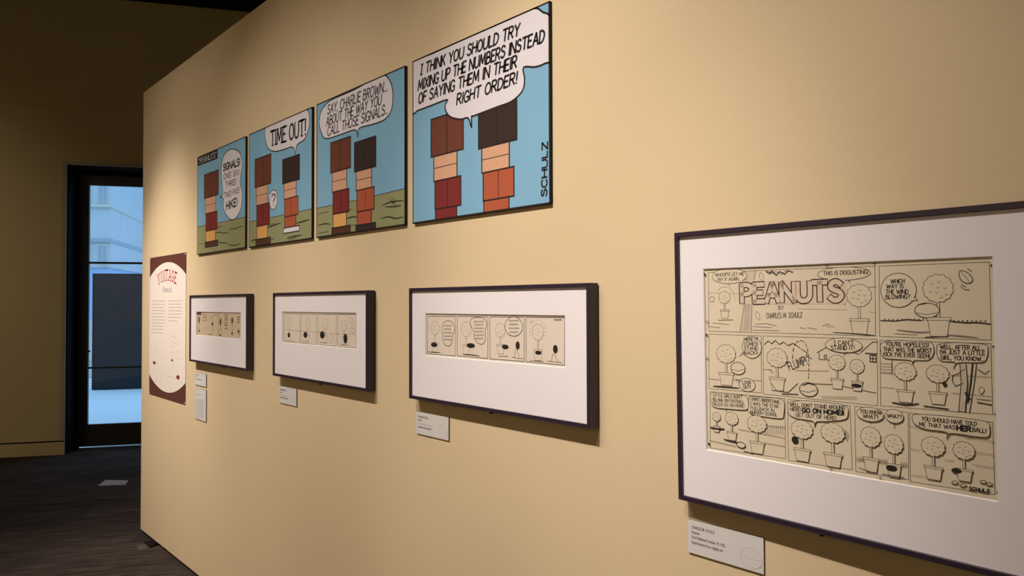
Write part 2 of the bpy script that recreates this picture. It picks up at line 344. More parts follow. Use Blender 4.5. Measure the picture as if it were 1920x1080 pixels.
ART_F3 = [
["line","ink",[[98.7,284.8],[253.7,286.1],[254.3,159.4],[97,158],[98.7,284.8]],1.9,0],
["line","ink",[[263.5,286],[418.4,286.8],[417.1,159.5],[263.2,159.9],[263.5,286]],1.9,0],
["line","ink",[[427.2,286.7],[583,287.6],[582.3,160.1],[427.8,158.8],[427.2,286.7]],1.9,0],
["line","ink",[[591.2,287.5],[747.1,288.3],[745.6,159.3],[590.5,160.1],[591.2,287.5]],1.9,0],
["fig",140.7,269.2,166.6,24.8,"paper"],
["line","ink",[[99.5,164.6],[138.2,165.1],[171.3,165.3]],3,1],
["ell","ink",135.8,189.9,18.2,7.8,0],
["fig",310.5,269.4,165,24.9,"paper"],
["ell","ink",333.7,195.4,21.2,7.8,0],
["line","ink",[[293,165.9],[331.5,166.6],[377.4,165]],3.5,1],
["fig",477.2,268.1,176.4,23.1,"paper"],
["ell","ink",499,198.5,15.2,6.9,0],
["line","ink",[[469,169.1],[510.9,170.8]],3,1],
["fig",640.7,269.3,165.8,22.7,"paper"],
["ell","ink",641.9,188.2,13,5.9,0],
["line","ink",[[608.9,164],[663.9,164.8]],2.5,1],
["ell","ink",554.8,205,8.8,12.1,0],
["line","ink",[[529.6,169.3],[578.8,167.1]],2.5,1],
["line","ink",[[544.5,193.2],[540.7,169.9]],1.3,0],
["line","ink",[[550,193.4],[562.6,171]],1.3,0],
["ell","ink",710.5,201.4,9.1,11.9,0],
["line","ink",[[677.3,166.7],[736.1,165.5]],2.5,1],
["line","ink",[[700.6,187.6],[693.9,166.5]],1.3,0],
["line","ink",[[705.5,187.8],[723.3,165.9]],1.3,0],
["blob","paper",[[213.1,271],[240.3,265.5],[250.1,245.5],[240.2,226.5],[236.5,207.5],[224.3,190.8],[203.8,190],[187.6,200.3],[184.4,222],[179.8,246.6],[190.1,264.6]],1.8],
["blob","paper",[[371.6,284.7],[402.3,280],[413.5,264.8],[405.4,244.3],[406.1,218.8],[393.9,203],[371.3,204.7],[352.7,219.5],[348.6,240.2],[331.8,263.2],[340.3,280.4]],1.8],
["ell","paper",537.4,259.9,39.2,28.4,1.8],
["line","ink",[[188.2,256.9],[193.6,252.1],[198.9,257.1],[204.2,252.3],[209.5,257.3],[214.8,252.5],[220.1,257.5],[225.3,252.8],[230.5,257.8],[235.7,253]],1.7,0],
["line","ink",[[191.8,245.8],[196.3,241],[200.9,246],[205.4,241.2],[209.9,246.2],[214.4,241.4],[218.9,246.4],[223.3,241.6],[227.8,246.6],[232.2,241.9]],1.7,0],
["line","ink",[[188.2,234.2],[193.5,229.4],[198.9,234.5],[204.2,229.7],[209.5,234.8],[214.7,230],[220,235.1],[225.2,230.3],[230.5,235.3],[235.7,230.6]],1.7,0],
["line","ink",[[191.8,222.5],[196.3,217.8],[200.8,222.8],[205.3,218.1],[209.8,223.1],[214.3,218.4],[218.8,223.4],[223.3,218.6],[227.7,223.7],[232.1,218.9]],1.7,0],
["line","ink",[[188.1,211.5],[193.5,206.8],[198.8,211.9],[204.1,207.1],[209.4,212.2],[214.7,207.5],[220,212.6],[225.2,207.9],[230.4,212.9],[235.6,208.3]],1.7,0],
["line","ink",[[348.7,273.2],[354.5,268.6],[360.2,273.4],[365.9,268.8],[371.6,273.6],[377.3,269],[383,273.8],[388.6,269.2],[394.2,273.9],[399.8,269.4]],1.7,0],
["line","ink",[[352.6,263.4],[357.4,258.8],[362.3,263.6],[367.2,259],[372,263.8],[376.8,259.2],[381.7,264],[386.4,259.4],[391.2,264.2],[396,259.6]],1.7,0],
["line","ink",[[348.6,252.4],[354.4,247.9],[360.1,252.7],[365.8,248.1],[371.6,252.9],[377.2,248.4],[382.9,253.2],[388.5,248.7],[394.1,253.4],[399.7,249]],1.7,0],
["line","ink",[[352.5,242.1],[357.4,237.6],[362.3,242.4],[367.1,237.8],[371.9,242.6],[376.8,238.1],[381.6,242.9],[386.4,238.4],[391.2,243.1],[395.9,238.6]],1.7,0],
["line","ink",[[348.6,231.1],[354.3,226.6],[360.1,231.4],[365.8,226.9],[371.5,231.8],[377.1,227.3],[382.8,232.1],[388.4,227.7],[394.1,232.4],[399.6,228]],1.7,0],
["line","ink",[[352.4,220.8],[357.3,216.3],[362.2,221.1],[367,216.6],[371.9,221.5],[376.7,217],[381.5,221.8],[386.3,217.3],[391.1,222.1],[395.8,217.7]],1.7,0],
["line","ink",[[515.2,278.9],[520.3,274.5],[525.5,279],[530.6,274.7],[535.7,279.2],[540.8,274.9],[545.8,279.4],[550.9,275.1],[555.9,279.5],[560.9,275.2]],1.7,0],
["line","ink",[[518.6,267.9],[523,263.5],[527.3,268],[531.7,263.7],[536,268.2],[540.3,263.9],[544.7,268.4],[548.9,264.1],[553.2,268.5],[557.5,264.3]],1.7,0],
["line","ink",[[515.1,256.2],[520.2,251.9],[525.4,256.5],[530.5,252.2],[535.6,256.7],[540.7,252.5],[545.7,257],[550.8,252.7],[555.8,257.2],[560.8,253]],1.7,0],
["line","ink",[[518.5,245],[522.9,240.7],[527.2,245.3],[531.6,241],[535.9,245.5],[540.2,241.2],[544.5,245.7],[548.8,241.5],[553.1,246],[557.4,241.7]],1.7,0],
["line","ink",[[705.1,284.1],[708.6,280],[712.1,284.2],[715.6,280.1],[719,284.3],[722.5,280.2],[725.9,284.4],[729.4,280.4],[732.8,284.5],[736.2,280.5]],1.7,0],
["line","pencil",[[605.9,271],[620,278.4]],1,0],
["line","pencil",[[612.8,238.4],[608.5,236.9]],0.9,0],
["line","pencil",[[611.1,246.9],[606.6,246.6]],0.9,0],
["line","pencil",[[612,255.7],[607.6,256.6]],0.9,0],
["line","pencil",[[615.4,263.9],[611.5,265.9]],0.9,0],
["line","pencil",[[621,270.8],[618,273.7]],0.9,0],
["line","pencil",[[628.3,275.7],[626.4,279.3]],0.9,0],
["line","pencil",[[636.7,278.3],[636.1,282.3]],0.9,0],
["line","pencil",[[645.3,278.4],[646,282.4]],0.9,0],
["line","pencil",[[653.4,275.9],[655.4,279.6]],0.9,0],
["line","pencil",[[660.4,271.2],[663.5,274.1]],0.9,0],
["line","pencil",[[665.7,264.5],[669.5,266.6]],0.9,0],
["line","pencil",[[668.7,256.6],[673,257.6]],0.9,0],
["line","pencil",[[669.4,248],[673.7,247.9]],0.9,0],
["line","pencil",[[667.5,239.6],[671.5,238.3]],0.9,0],
]
ART_F4 = [
["line","ink",[[85.8,524.7],[454.8,524.3],[453.7,393.7],[85,392.3],[85.8,524.7]],1,0],
["line","ink",[[462.6,524],[643.2,523.5],[643.9,392.7],[461,393],[462.6,524]],1,0],
["line","ink",[[84.9,385.9],[215.5,385.9],[214.3,265.6],[82.4,263.2],[84.9,385.9]],1,0],
["line","ink",[[220,386.1],[456.6,387.1],[455.1,263.4],[218.7,263.5],[220,386.1]],1,0],
["line","ink",[[461.7,386],[643.1,386.8],[643.4,268.6],[460.7,264],[461.7,386]],1,0],
["line","ink",[[85.5,256.5],[267.3,258.3],[266.5,135],[82.9,130.1],[85.5,256.5]],1,0],
["line","ink",[[273.6,257.5],[402.8,257.9],[405,135.8],[272.8,132.6],[273.6,257.5]],1,0],
["line","ink",[[411.9,258],[508.8,257.1],[507.7,135.4],[411.8,133.8],[411.9,258]],1,0],
["line","ink",[[511.6,256.5],[643.1,255.5],[644.4,135.4],[510.5,132.5],[511.6,256.5]],1,0],
["poly","wash",[[179,523.6],[205.3,523.7],[197.9,491.6],[194.6,440.9],[191.9,392.8],[164.8,393.5],[175.1,445.9],[181.8,491.9]],0],
["line","ink",[[179,523.6],[181.8,491.9],[175.1,445.9],[164.8,393.5]],1.1,0],
["line","ink",[[205.3,523.7],[197.9,491.6],[194.6,440.9],[191.9,392.8]],1.1,0],
["line","pencil",[[181.8,491.9],[175.3,397.4]],0.8,0],
["line","pencil",[[185.3,491.8],[178.8,397.5]],0.8,0],
["line","pencil",[[188.8,491.7],[182.3,397.6]],0.8,0],
["line","pencil",[[192.2,491.7],[185.7,397.7]],0.8,0],
["line","pencil",[[84.9,478.8],[177.5,475.6]],0.8,0],
["line","pencil",[[197.6,477.4],[397.7,474]],0.8,0],
["line","ink",[[443.1,484.6],[455.4,485.3]],2,1],
["line","pencil",[[299.6,443.9],[359.3,442.8],[401.7,442.1]],0.8,0],
["line","pencil",[[442.3,438.7],[454.5,437.1]],0.8,0],
["line","pencil",[[83.3,403],[113.3,401]],1.6,0],
["line","pencil",[[94.8,411.2],[137.7,408.4]],1.6,0],
["line","pencil",[[196.2,405.5],[240.7,404.1]],1.6,0],
["line","pencil",[[196,397.9],[256.8,398.1]],1.6,0],
["line","pencil",[[202,410.7],[229.9,412.3],[251.6,407.8]],1.6,0],
["line","pencil",[[377.5,398.1],[405.5,396.6],[450.2,394.4]],1.6,0],
["line","pencil",[[304,405.6],[314.1,403.4]],1.6,0],
["line","pencil",[[319.2,405.9],[339,403.1]],1.6,0],
["line","pencil",[[351.4,410],[361.1,413.9],[375.4,408.7],[358.6,409.2]],1.6,0],
["line","pencil",[[229.3,523.4],[242.9,517.9],[251.1,521.1],[264.4,514.8],[275.1,521.7],[290.7,518.8]],1.6,0],
["line","pencil",[[237.5,521.6],[253.6,512.6],[259.1,519.8]],1.6,0],
["line","ink",[[229.3,521.9],[238.5,516.6],[243,522.9],[253.6,513.1],[260.2,520.8],[272.3,514.5],[280.4,522],[289.7,517.8]],2.2,0],
["blob","paper",[[215.9,520.3],[222.5,513.6],[222.3,502.1],[213.5,510.3]],0.8],
["blob","paper",[[205.9,437.5],[212.5,431],[212.3,419.4],[203.4,427.4]],0.8],
["fig",127.1,481.4,422.2,14.6,"paper"],
["line","ink",[[110.5,417.8],[146.9,418.9]],2.5,1],
["line","pencil",[[108.7,482.7],[118.1,490.4],[133.4,491.7],[148.2,482.1],[153.7,461.4]],0.7,0],
["ell","paper",94.7,464.3,5.6,6.4,1],
["fig",424.1,490.8,396.2,23.4,"paper"],
["line","ink",[[372.8,398],[423.6,396.3],[452.4,394.5]],2,1],
["ell","paper",139.9,515,43.9,16.7,1],
["line","ink",[[139.6,498.9],[141.2,491.6]],1,0],
["txt","ink","WHOOPS! LET ME",104.4,515,177.1,515.5,6.9,1.2,""],
["txt","ink","TRY IT AGAIN.",109.2,504.3,164.6,505,6.9,1.2,""],
["ell","paper",394.7,512,52.1,12.8,1],
["line","ink",[[403.8,499.5],[409.1,492.1],[405.6,499.4]],1,0],
["txt","ink","THIS IS DISGUSTING!",354.8,510.1,442.7,510.5,7.4,1.4,""],
["poly","pinkwash",[[166.4,503.5],[398.3,502.3],[398.3,453.9],[164.2,453.1]],0],
["txt","ink","PEANUTS",171.3,458.2,390.5,461.3,35.9,14,"o"],
["txt","ink",".",395.4,452.1,397.3,452.1,1.8,2,""],
["txt","pencil","BY",256.6,442.3,268.3,442.3,7.8,1.2,""],
["txt","pencil","CHARLES M. SCHULZ",228.5,424.2,308,426.7,10,1.3,"i"],
["line","ink",[[463.7,422.6],[489.2,422.2],[509.9,425.5],[534.1,423.8]],1.8,0],
["line","ink",[[582.3,423.3],[606.3,420.9],[624.4,421.7],[642.7,419.6]],2.2,0],
["line","ink",[[468,422.2],[471.5,425.8],[472.3,421.9]],1,0],
["line","ink",[[475.7,422.4],[479.2,425.9],[479.9,422]],1,0],
["line","ink",[[483.3,422.5],[486.7,426],[487.5,422.1]],1,0],
["line","ink",[[490.9,422.6],[494.3,426.1],[495,422.3]],1,0],
["line","ink",[[498.4,422.7],[501.7,426.2],[502.5,422.4]],1,0],
["line","ink",[[505.8,422.9],[509.1,426.4],[509.9,422.5]],1,0],
["line","ink",[[513.1,423],[516.5,426.5],[517.2,422.6]],1,0],
["line","ink",[[520.4,423.1],[523.7,426.6],[524.5,422.8]],1,0],
["line","ink",[[527.7,423.2],[530.9,426.7],[531.7,422.9]],1,0],
["line","ink",[[534.9,423.4],[538.1,426.8],[538.8,423]],1,0],
["line","ink",[[584.9,421.7],[588,425.5],[588.6,420.6]],1,0],
["line","ink",[[592,421.9],[595,425.6],[595.7,420.7]],1,0],
["line","ink",[[599,422],[602,425.7],[602.7,420.8]],1,0],
["line","ink",[[606,422.1],[609,425.8],[609.6,421]],1,0],
["line","ink",[[612.9,422.2],[615.9,425.9],[616.5,421.1]],1,0],
["line","ink",[[619.7,422.4],[622.7,426],[623.3,421.2]],1,0],
["line","ink",[[626.5,422.5],[629.4,426.1],[630.1,421.4]],1,0],
["line","ink",[[633.3,422.6],[636.2,426.3],[636.8,421.5]],1,0],
["line","pencil",[[493.1,405.8],[529.7,402.5],[549.5,404.3]],3,1],
["line","pencil",[[572.5,399.6],[602.2,397.7],[623.9,396]],3,1],
["line","pencil",[[488.8,399.1],[525.6,398.1]],2,1],
["fig",563,505.4,396.3,24.6,"paper"],
["ell","paper",544.3,442,20.4,13.1,1.4],
["line","ink",[[525.5,437.7],[544.1,434.4],[561.7,438]],1,0],
["line","ink",[[530.6,452.1],[544.5,454.6]],2,0],
["line","ink",[[541.4,394.4],[578.1,396.9]],3,1],
["blob","paper",[[598.8,510.4],[609.8,507.2],[617.9,495.6],[613,488.5],[602.2,492],[597.6,501]],1.3],
["line","ink",[[599.9,509.1],[614.2,489.6]],0.8,0],
["line","ink",[[609.9,514],[617,508.5]],0.9,0],
["line","ink",[[598.4,484.7],[605.6,477.7],[612.8,477.6]],0.9,0],
["line","ink",[[600.3,487.9],[607.5,481.7]],0.9,0],
["ell","paper",496.1,478.5,31.2,31.2,1.2],
["poly","paper",[[518.8,466.2],[529.2,460.2],[516.7,458.5]],0],
["line","ink",[[523.7,467.4],[529.2,460.2],[517.9,458.9]],1,0],
["txt","ink","WHICH",483.4,491.3,507.1,491.2,7.4,1.5,""],
["txt","ink","WAY IS",475.6,482.3,505.3,482.2,7,1.5,""],
["txt","ink","THE WIND",474.1,472.3,513.3,472.2,7.4,1.5,""],
["txt","ink","BLOWING?",473.9,462.6,516.3,463.2,7.5,1.5,""],
["line","pencil",[[82.9,285.6],[110.9,285.1]],0.8,0],
["line","pencil",[[141.3,287.5],[213.7,291.6]],0.8,0],
["line","ink",[[95.1,269.6],[122.9,270.4],[158.8,270.9]],3.5,1],
["fig",129,363.8,274.4,24.2,"paper"],
["ell","paper",158.5,313.5,17.7,13.4,1.5],
["line","ink",[[141.8,310.9],[158.4,307.9],[174.8,313.1]],1,0],
["ell","paper",193,360.9,23.4,23.3,1.1],
["line","ink",[[174.9,347.8],[162.5,340],[170.9,349.7]],1,0],
["txt","ink","HERE IT",175.5,373.9,208,374.6,7.1,1.4,""],
["txt","ink","COMES!",175.3,364.2,207.8,365,7.1,1.4,""],
["txt","ink","STAND",175.1,354.5,207.6,355.5,7.1,1.4,""],
["txt","ink","BACK!!",174.9,344.7,207.4,345.9,7.2,1.4,""],
["ell","paper",180,279.8,19.7,14.3,1.1],
["line","ink",[[165,286.8],[152.1,290.9],[162.5,281.4]],1,0],
["txt","ink","LOOK",169.5,280,190.3,282.2,7.1,1.4,""],
["txt","ink","OUT!",171.7,270.9,189,272.5,7.2,1.4,""],
["line","ink",[[223.5,368.7],[231.9,376.5],[240,370.9],[248.3,378.1],[257.3,370.1],[267,375.4],[277.4,368.5],[287.9,373.8],[303.2,364.8]],1.2,0],
["line","pencil",[[219.7,316.1],[238.9,316.4]],0.8,0],
["line","pencil",[[292,318.5],[361.8,321.9]],0.8,0],
["line","pencil",[[327,294.9],[375.6,296.5],[452.5,287.4]],1.5,0],
["line","ink",[[338.1,356.9],[362.7,371.2],[422.9,358.5]],1,0],
["line","ink",[[343.1,357.2],[342.8,344],[363.2,344.3]],1,0],
["line","ink",[[353.7,353.1],[358.5,353.3],[358.4,347.7],[353.6,347.4],[353.7,353.1]],1,0],
["line","ink",[[425.2,361.3],[447.8,382.4],[456.5,382.7]],1,0],
["line","ink",[[434.1,360.8],[456.1,360.2]],1.6,0],
["line","ink",[[442.9,357.7],[453.8,357.8],[453.6,345],[442.7,345.2],[442.9,357.7]],1.4,0],
["line","ink",[[448.2,358],[447.9,344.7]],1,0],
["line","ink",[[442.8,351.5],[453.7,351.6]],1,0],
["line","ink",[[305.7,362.5],[318.2,356],[315.6,348.7],[328,344.6]],1,0],
["line","ink",[[286.3,342.3],[287.1,351]],1.1,0],
["line","ink",[[287.6,356.9],[289.3,364.2]],1.1,0],
["line","ink",[[290.4,369],[293.6,373.5]],1.1,0],
["line","ink",[[295.7,376.5],[300.4,378.7]],1.1,0],
["line","ink",[[303.5,380.1],[307.1,379.7]],1.1,0],
["line","ink",[[309.6,379.4],[312.9,376.1]],1.1,0],
["line","ink",[[315,373.9],[317,368.3]],1.1,0],
["line","ink",[[318.4,364.5],[319.5,358]],1.1,0],
["line","ink",[[320.2,353.7],[320.7,348]],1.1,0],
["line","ink",[[321,344.2],[321.2,338.5]],1.1,0],
["line","ink",[[321.3,334.7],[321.2,329]],1.1,0],
["line","ink",[[321.1,325.2],[321,319.5]],1.1,0],
["line","ink",[[320.9,315.7],[320.6,311.4]],1.1,0],
["line","ink",[[320.3,308.6],[319.9,304.3]],1.1,0],
["fig",251.7,361.5,273.8,22.6,"paper"],
["line","ink",[[238.4,287.6],[248.9,273.7],[275.5,272.2],[296.6,292.4]],1.2,0],
["line","ink",[[262.2,268.1],[296.2,270.3]],3,1],
["line","ink",[[233.5,317],[241.5,310.1]],1,0],
["ell","paper",319.8,281.9,19.1,13.8,1.6],
["line","ink",[[301.5,278.4],[319.7,276.2],[337.7,282.6]],1.2,0],
["line","ink",[[307.8,289.5],[320,294.3],[331.9,292.5]],2.5,0],
["txt","ink","FLUMP!",279.5,317.7,318.8,333.2,16.5,1.5,""],
["fig",379.1,354.4,288.4,16.1,"paper"],
["fig",418.2,348.3,287.8,13.6,"paper"],
["ell","ink",416.3,297.7,9.9,4,0],
["ell","paper",392.5,373.8,36.3,14.2,1.1],
["line","ink",[[395.5,360.7],[391.7,354.1],[400.2,360.9]],1,0],
["txt","ink","I CAN'T",374.7,373.5,412.8,375.1,8.4,1.5,""],
["txt","ink","STAND IT!",368.3,363.5,414,366.1,8.4,1.5,""],
["line","pencil",[[347.3,271.7],[375.1,273.4],[416.8,276.1]],0.7,0],
["line","pencil",[[347.2,268],[375.1,269.8],[416.7,272.5]],0.7,0],
["line","pencil",[[462.2,343.3],[482.7,343.7]],0.8,0],
["line","pencil",[[462.1,338],[482.6,338.5]],0.8,0],
["line","pencil",[[462,332.7],[482.5,333.2]],0.8,0],
["line","pencil",[[461.9,327.5],[482.4,328]],0.8,0],
["line","ink",[[482.8,350.2],[482.3,325]],1,0],
["line","pencil",[[461.9,325.7],[491.5,325.6]],0.8,0],
["line","pencil",[[580.6,330],[642.1,331.7]],0.8,0],
["line","pencil",[[461.4,299.3],[486.9,299.3]],0.8,0],
["line","pencil",[[581.9,299.3],[643.2,299]],0.8,0],
["poly","wash",[[595.8,349.4],[605,350],[606.2,317.7],[601.7,268.7],[592.5,269.7],[597.1,316.9]],0],
["line","ink",[[595.8,349.4],[597.1,316.9],[592.5,268.5]],1.4,0],
["line","ink",[[605,350],[607.3,317.8],[602.8,268]],1.4,0],
["line","ink",[[621.3,351.8],[617.1,318.6],[608.9,267.5]],1.2,0],
["line","ink",[[615.2,351.4],[611.7,318.1],[606.7,285.4]],2.5,0],
["line","ink",[[603,341.7],[591.8,332.8],[584.3,330.2],[583,320.7],[587.7,312.1],[600.7,317.2]],1.2,0],
["line","ink",[[622.9,343.1],[633.4,335.8],[640.6,342.3]],1,0],
["line","ink",[[604.1,301.3],[609.4,291.7]],4,0],
["line","ink",[[621.9,286.9],[642.3,285]],3,1],
["line","ink",[[620.2,292.8],[641.4,292.1]],2,1],
["blob","paper",[[627.7,313.5],[632.2,308.7],[627.5,301.5],[624.1,307.9]],0.9],
["fig",505.6,347.2,275,18.9,"paper"],
["fig",560,346.4,277.2,18.5,"paper"],
["line","ink",[[482.2,272.8],[507,271],[527.3,275.2]],3,1],
["line","ink",[[537.2,272],[575.7,270.7]],3.5,1],
["ell","ink",571.6,312.8,3.4,4.1,0],
["blob","paper",[[465.1,380.8],[488.5,386.6],[521.4,386.9],[549.1,385.9],[554.8,376.1],[553.4,363.5],[544.6,353.8],[522.7,352.1],[519,345.5],[515.9,351.7],[487.9,352.3],[468.9,353.8],[463.5,365.4]],1.1],
["txt","ink","YOU'RE HOPELESS!",472.3,375.9,546.2,377,7.4,1.5,""],
["txt","ink","THAT WAS THE WORST",468.2,366.1,551.5,367.1,7.4,1.5,""],
["txt","ink","KICK I'VE EVER SEEN!",468.5,356.9,547.8,357.7,7.4,1.5,""],
["blob","paper",[[562.6,382.7],[587.3,386.5],[616.6,386.5],[636.1,384.9],[639.1,375.9],[636.7,361.9],[628.5,354.6],[593.3,352.1],[585.7,341.4],[588.1,352.6],[567.8,353.5],[560.3,361.8],[559.7,374.2]],1.1],
["txt","ink","WELL, AFTER ALL...",565.1,374.9,632.8,376,7,1.5,""],
["txt","ink","I'M JUST A LITTLE",565,365.7,634,367.3,7.1,1.5,""],
["txt","ink","GIRL, YOU KNOW..",565.9,356.3,631.7,357.2,7,1.5,""],
["line","pencil",[[214.6,198.1],[266.7,199.8]],1,0],
["line","pencil",[[157,182.2],[266.3,177.8]],0.9,0],
["line","pencil",[[222.9,197.7],[222.5,179.2]],0.6,0],
["line","pencil",[[227.9,198.3],[227.5,179.9]],0.6,0],
["line","pencil",[[232.8,198.9],[232.5,180.5]],0.6,0],
["line","pencil",[[237.7,199.5],[237.4,181.2]],0.6,0],
["line","pencil",[[242.6,200.2],[242.3,181.9]],0.6,0],
["line","pencil",[[247.5,200.8],[247.2,182.5]],0.6,0],
["line","pencil",[[252.4,201.4],[252,183.2]],0.6,0],
["line","pencil",[[257.2,202],[256.8,183.8]],0.6,0],
["line","pencil",[[262,202.6],[261.6,184.5]],0.6,0],
["line","pencil",[[83.3,147.2],[150.4,143.7]],1,0],
["line","pencil",[[219.4,161.3],[265.9,160.7]],1,0],
["fig",102.1,212.1,168.2,10.6,"paper"],
["line","ink",[[85.1,176.7],[102.6,175.2],[121,177.6]],4,1],
["fig",141.1,216.4,155.1,16.2,"paper"],
["line","ink",[[120.6,155],[141.6,152.8],[162.3,152.1]],3,1],
["ell","paper",163.4,148.2,10.5,6.2,1.8],
["fig",202.6,216.8,136.1,22.6,"paper"],
["line","ink",[[170.7,136.5],[190.8,134.5]],3,1],
["blob","paper",[[90.4,254.3],[128.7,256.8],[174.9,255.9],[182.7,245],[182.4,231.2],[172.5,225.1],[128,222.8],[97.3,223.2],[88.8,232.9]],1],
["line","ink",[[128,222.8],[126.7,215.9]],1,0],
["txt","ink","LITTLE GIRLS DON'T",95.3,246.3,168.9,249.2,6.9,1.2,""],
["txt","ink","BELONG ON FOOTBALL",93.8,236.1,172.2,239.3,6.9,1.2,""],
["txt","ink","FIELDS! GO ON HOME!",93.6,226.5,173.2,230.2,6.9,1.2,""],
["blob","paper",[[185.2,255.4],[221.3,256.8],[263.6,255.5],[265.1,226.4],[258.5,216.8],[220.5,216.3],[192.5,218.1],[182.3,226.1],[184.9,240.1]],1],
["txt","ink","I DON'T UNDERSTAND..",187.4,248,258.1,247.1,6.6,1.2,""],
["txt","ink","I WAS THE STAR",188.9,238,253.6,237.8,6.6,1.2,""],
["txt","ink","FULLBACK IN",188.7,228.3,243.7,228.4,6.6,1.2,""],
["txt","ink","NURSERY SCHOOL",188.5,219.2,250,220.3,6.6,1.2,""],
["fig",304.4,218.9,136,23,"paper"],
["fig",368.4,221.5,135.3,23.8,"paper"],
["line","ink",[[388,208.3],[394.8,202.4],[392.3,192.9]],0.9,0],
["line","ink",[[392.7,211.2],[399.4,203],[396,191.1]],0.9,0],
["ell","ink",289.2,177.1,7.2,7.7,0],
["blob","paper",[[277.7,252.1],[311.3,258.8],[365.4,260],[395.9,257.2],[399.8,244],[393,230.9],[355,222.6],[335.5,219.3],[331.8,208],[328.5,219.4],[295.3,221.2],[277.2,227.8],[274.9,242.1]],1.1],
["txt","ink","WELL, DON'T STAND AROUND",280.2,244.6,393.4,249.6,7.2,1.4,""],
["txt","ink","HERE!",281,235.5,303.2,236,7.2,1.4,""],
["txt","ink","GO ON HOME!!",306.8,235.4,391.3,238.9,8.2,3,""],
["txt","ink","GET OUT OF HERE!",292.2,225.1,376.1,227.5,7.3,1.4,""],
["line","pencil",[[414.5,155.4],[416.9,163.5],[418.1,154.7]],1,0],
["line","pencil",[[418.6,156.1],[421,164.1],[422.2,155.3]],1,0],
["line","pencil",[[422.6,156.8],[425,164.8],[426.2,156]],1,0],
["line","pencil",[[426.7,157.4],[429,165.4],[430.2,156.6]],1,0],
["line","pencil",[[430.7,158.1],[433.1,166],[434.2,157.3]],1,0],
["line","pencil",[[434.7,158.7],[437.1,166.7],[438.2,157.9]],1,0],
["line","pencil",[[456.5,157.8],[458.8,165.7],[460,157.1]],1,0],
["line","pencil",[[460.4,158.5],[462.7,166.3],[463.8,157.7]],1,0],
["line","pencil",[[464.3,159.1],[466.6,166.9],[467.7,158.3]],1,0],
["line","pencil",[[468.2,159.7],[470.4,167.5],[471.5,159]],1,0],
["line","pencil",[[493.3,157.4],[495.6,166.4],[496.2,157]],1,0],
["line","pencil",[[496.6,157.9],[498.9,166.9],[499.5,157.6]],1,0],
["line","pencil",[[500,158.5],[502.2,167.5],[502.8,158.1]],1,0],
["line","pencil",[[503.2,159.1],[505.5,168],[506.1,158.7]],1,0],
["fig",441.7,222.9,138.7,18.5,"paper"],
["fig",483.1,214.2,135.9,16.8,"paper"],
["ell","ink",479,151.5,10.2,5.7,0],
["line","ink",[[462.6,138.2],[500.4,138]],1.5,0],
["line","ink",[[418.8,142.7],[436.5,139.9]],2,1],
["ell","paper",441.2,246.4,25.2,13.4,1],
["line","ink",[[440.1,233.8],[441.8,229.6]],1,0],
["ell","paper",485.5,247.9,16,12.7,1],
["line","ink",[[484.8,236.2],[485.5,226.3]],1,0],
["txt","ink","YOU KNOW",423.5,247.1,463,248,6.7,1.4,""],
["txt","ink","WHAT?",428.7,238.7,456.8,238.9,6.7,1.4,""],
["txt","ink","WHAT?",473.2,244.3,498.3,244.7,6.6,1.4,""],
["line","pencil",[[511.2,233.8],[546.2,231.1],[584.3,229.9],[645.3,224.2]],0.8,0],
["line","pencil",[[600.9,226],[606.3,224.8],[611.8,228.3],[615.3,224]],1,0],
["line","pencil",[[511.6,192.5],[527.7,192.7]],0.8,0],
["line","pencil",[[512.8,145.7],[544.6,147.1]],0.8,0],
["line","pencil",[[618.5,202.4],[644.2,202.4]],0.8,0],
["line","pencil",[[612.7,181.4],[643.8,180.6]],0.8,0],
["line","pencil",[[568.4,182.3],[583.5,182.7]],0.8,0],
["blob","paper",[[579.4,143.9],[584.7,147.8],[589.8,145.4],[584.6,142.4]],1.2],
["blob","paper",[[592.3,141.4],[597.5,145.2],[602.6,143],[597.4,140]],1.2],
["blob","paper",[[623.3,153.2],[628.3,156.9],[633.2,154.6],[628.2,151.7]],1.2],
["blob","paper",[[632.1,150.9],[637.1,154.6],[641.9,152.3],[637,149.4]],1.2],
["fig",550.6,219.1,143.8,19.4,"paper"],
["fig",599.6,217.7,149.9,16.8,"paper"],
["ell","ink",587.6,165.8,8.2,4.5,0],
["blob","paper",[[520.9,255.4],[558.3,258],[606.9,257.9],[635.4,255.8],[639.5,245.2],[636.7,230.9],[613.6,229],[578.7,229.1],[572.8,218.1],[573.8,230.1],[538.4,231.3],[520.6,238.4],[517.1,247.3]],1.1],
["txt","ink","YOU SHOULD HAVE TOLD",533.1,245.9,620.1,247.1,6.7,1.4,""],
["txt","ink","ME THAT WAS",528.5,235.6,586.7,236.8,6.8,1.4,""],
["txt","ink","HER",589.7,235.9,610.9,236.3,8.2,3.2,""],
["txt","ink","BALL!",613.8,237,634,236.9,6.9,1.5,""],
["txt","ink","SCHULZ",606.1,136.8,636.1,137.7,5.2,1.6,"i"],
["ell","ink",78.1,520.6,2.5,2.7,0],
["ell","ink",79.8,384.2,2.5,2.7,0],
["ell","ink",81.8,139,2.6,2.7,0],
["ell","ink",646.6,517.8,1.4,2,0],
["ell","ink",647.2,382.2,1.4,2,0],
["ell","ink",648.6,140.2,1.4,2,0],
["line","ink",[[359.5,529.5],[367.2,529.2]],0.8,0],
["line","ink",[[363.5,533.5],[363.3,525.2]],0.8,0],
["line","ink",[[451.4,528.9],[458.4,528.6]],0.8,0],
["line","ink",[[455,532.7],[454.9,524.7]],0.8,0],
["line","ink",[[360.5,129.6],[368.1,130.9]],0.8,0],
["line","ink",[[364.4,134.4],[364.2,126]],0.8,0],
["line","ink",[[454.7,129.8],[461.6,131]],0.8,0],
["line","ink",[[458.2,134.4],[458.1,126.4]],0.8,0],
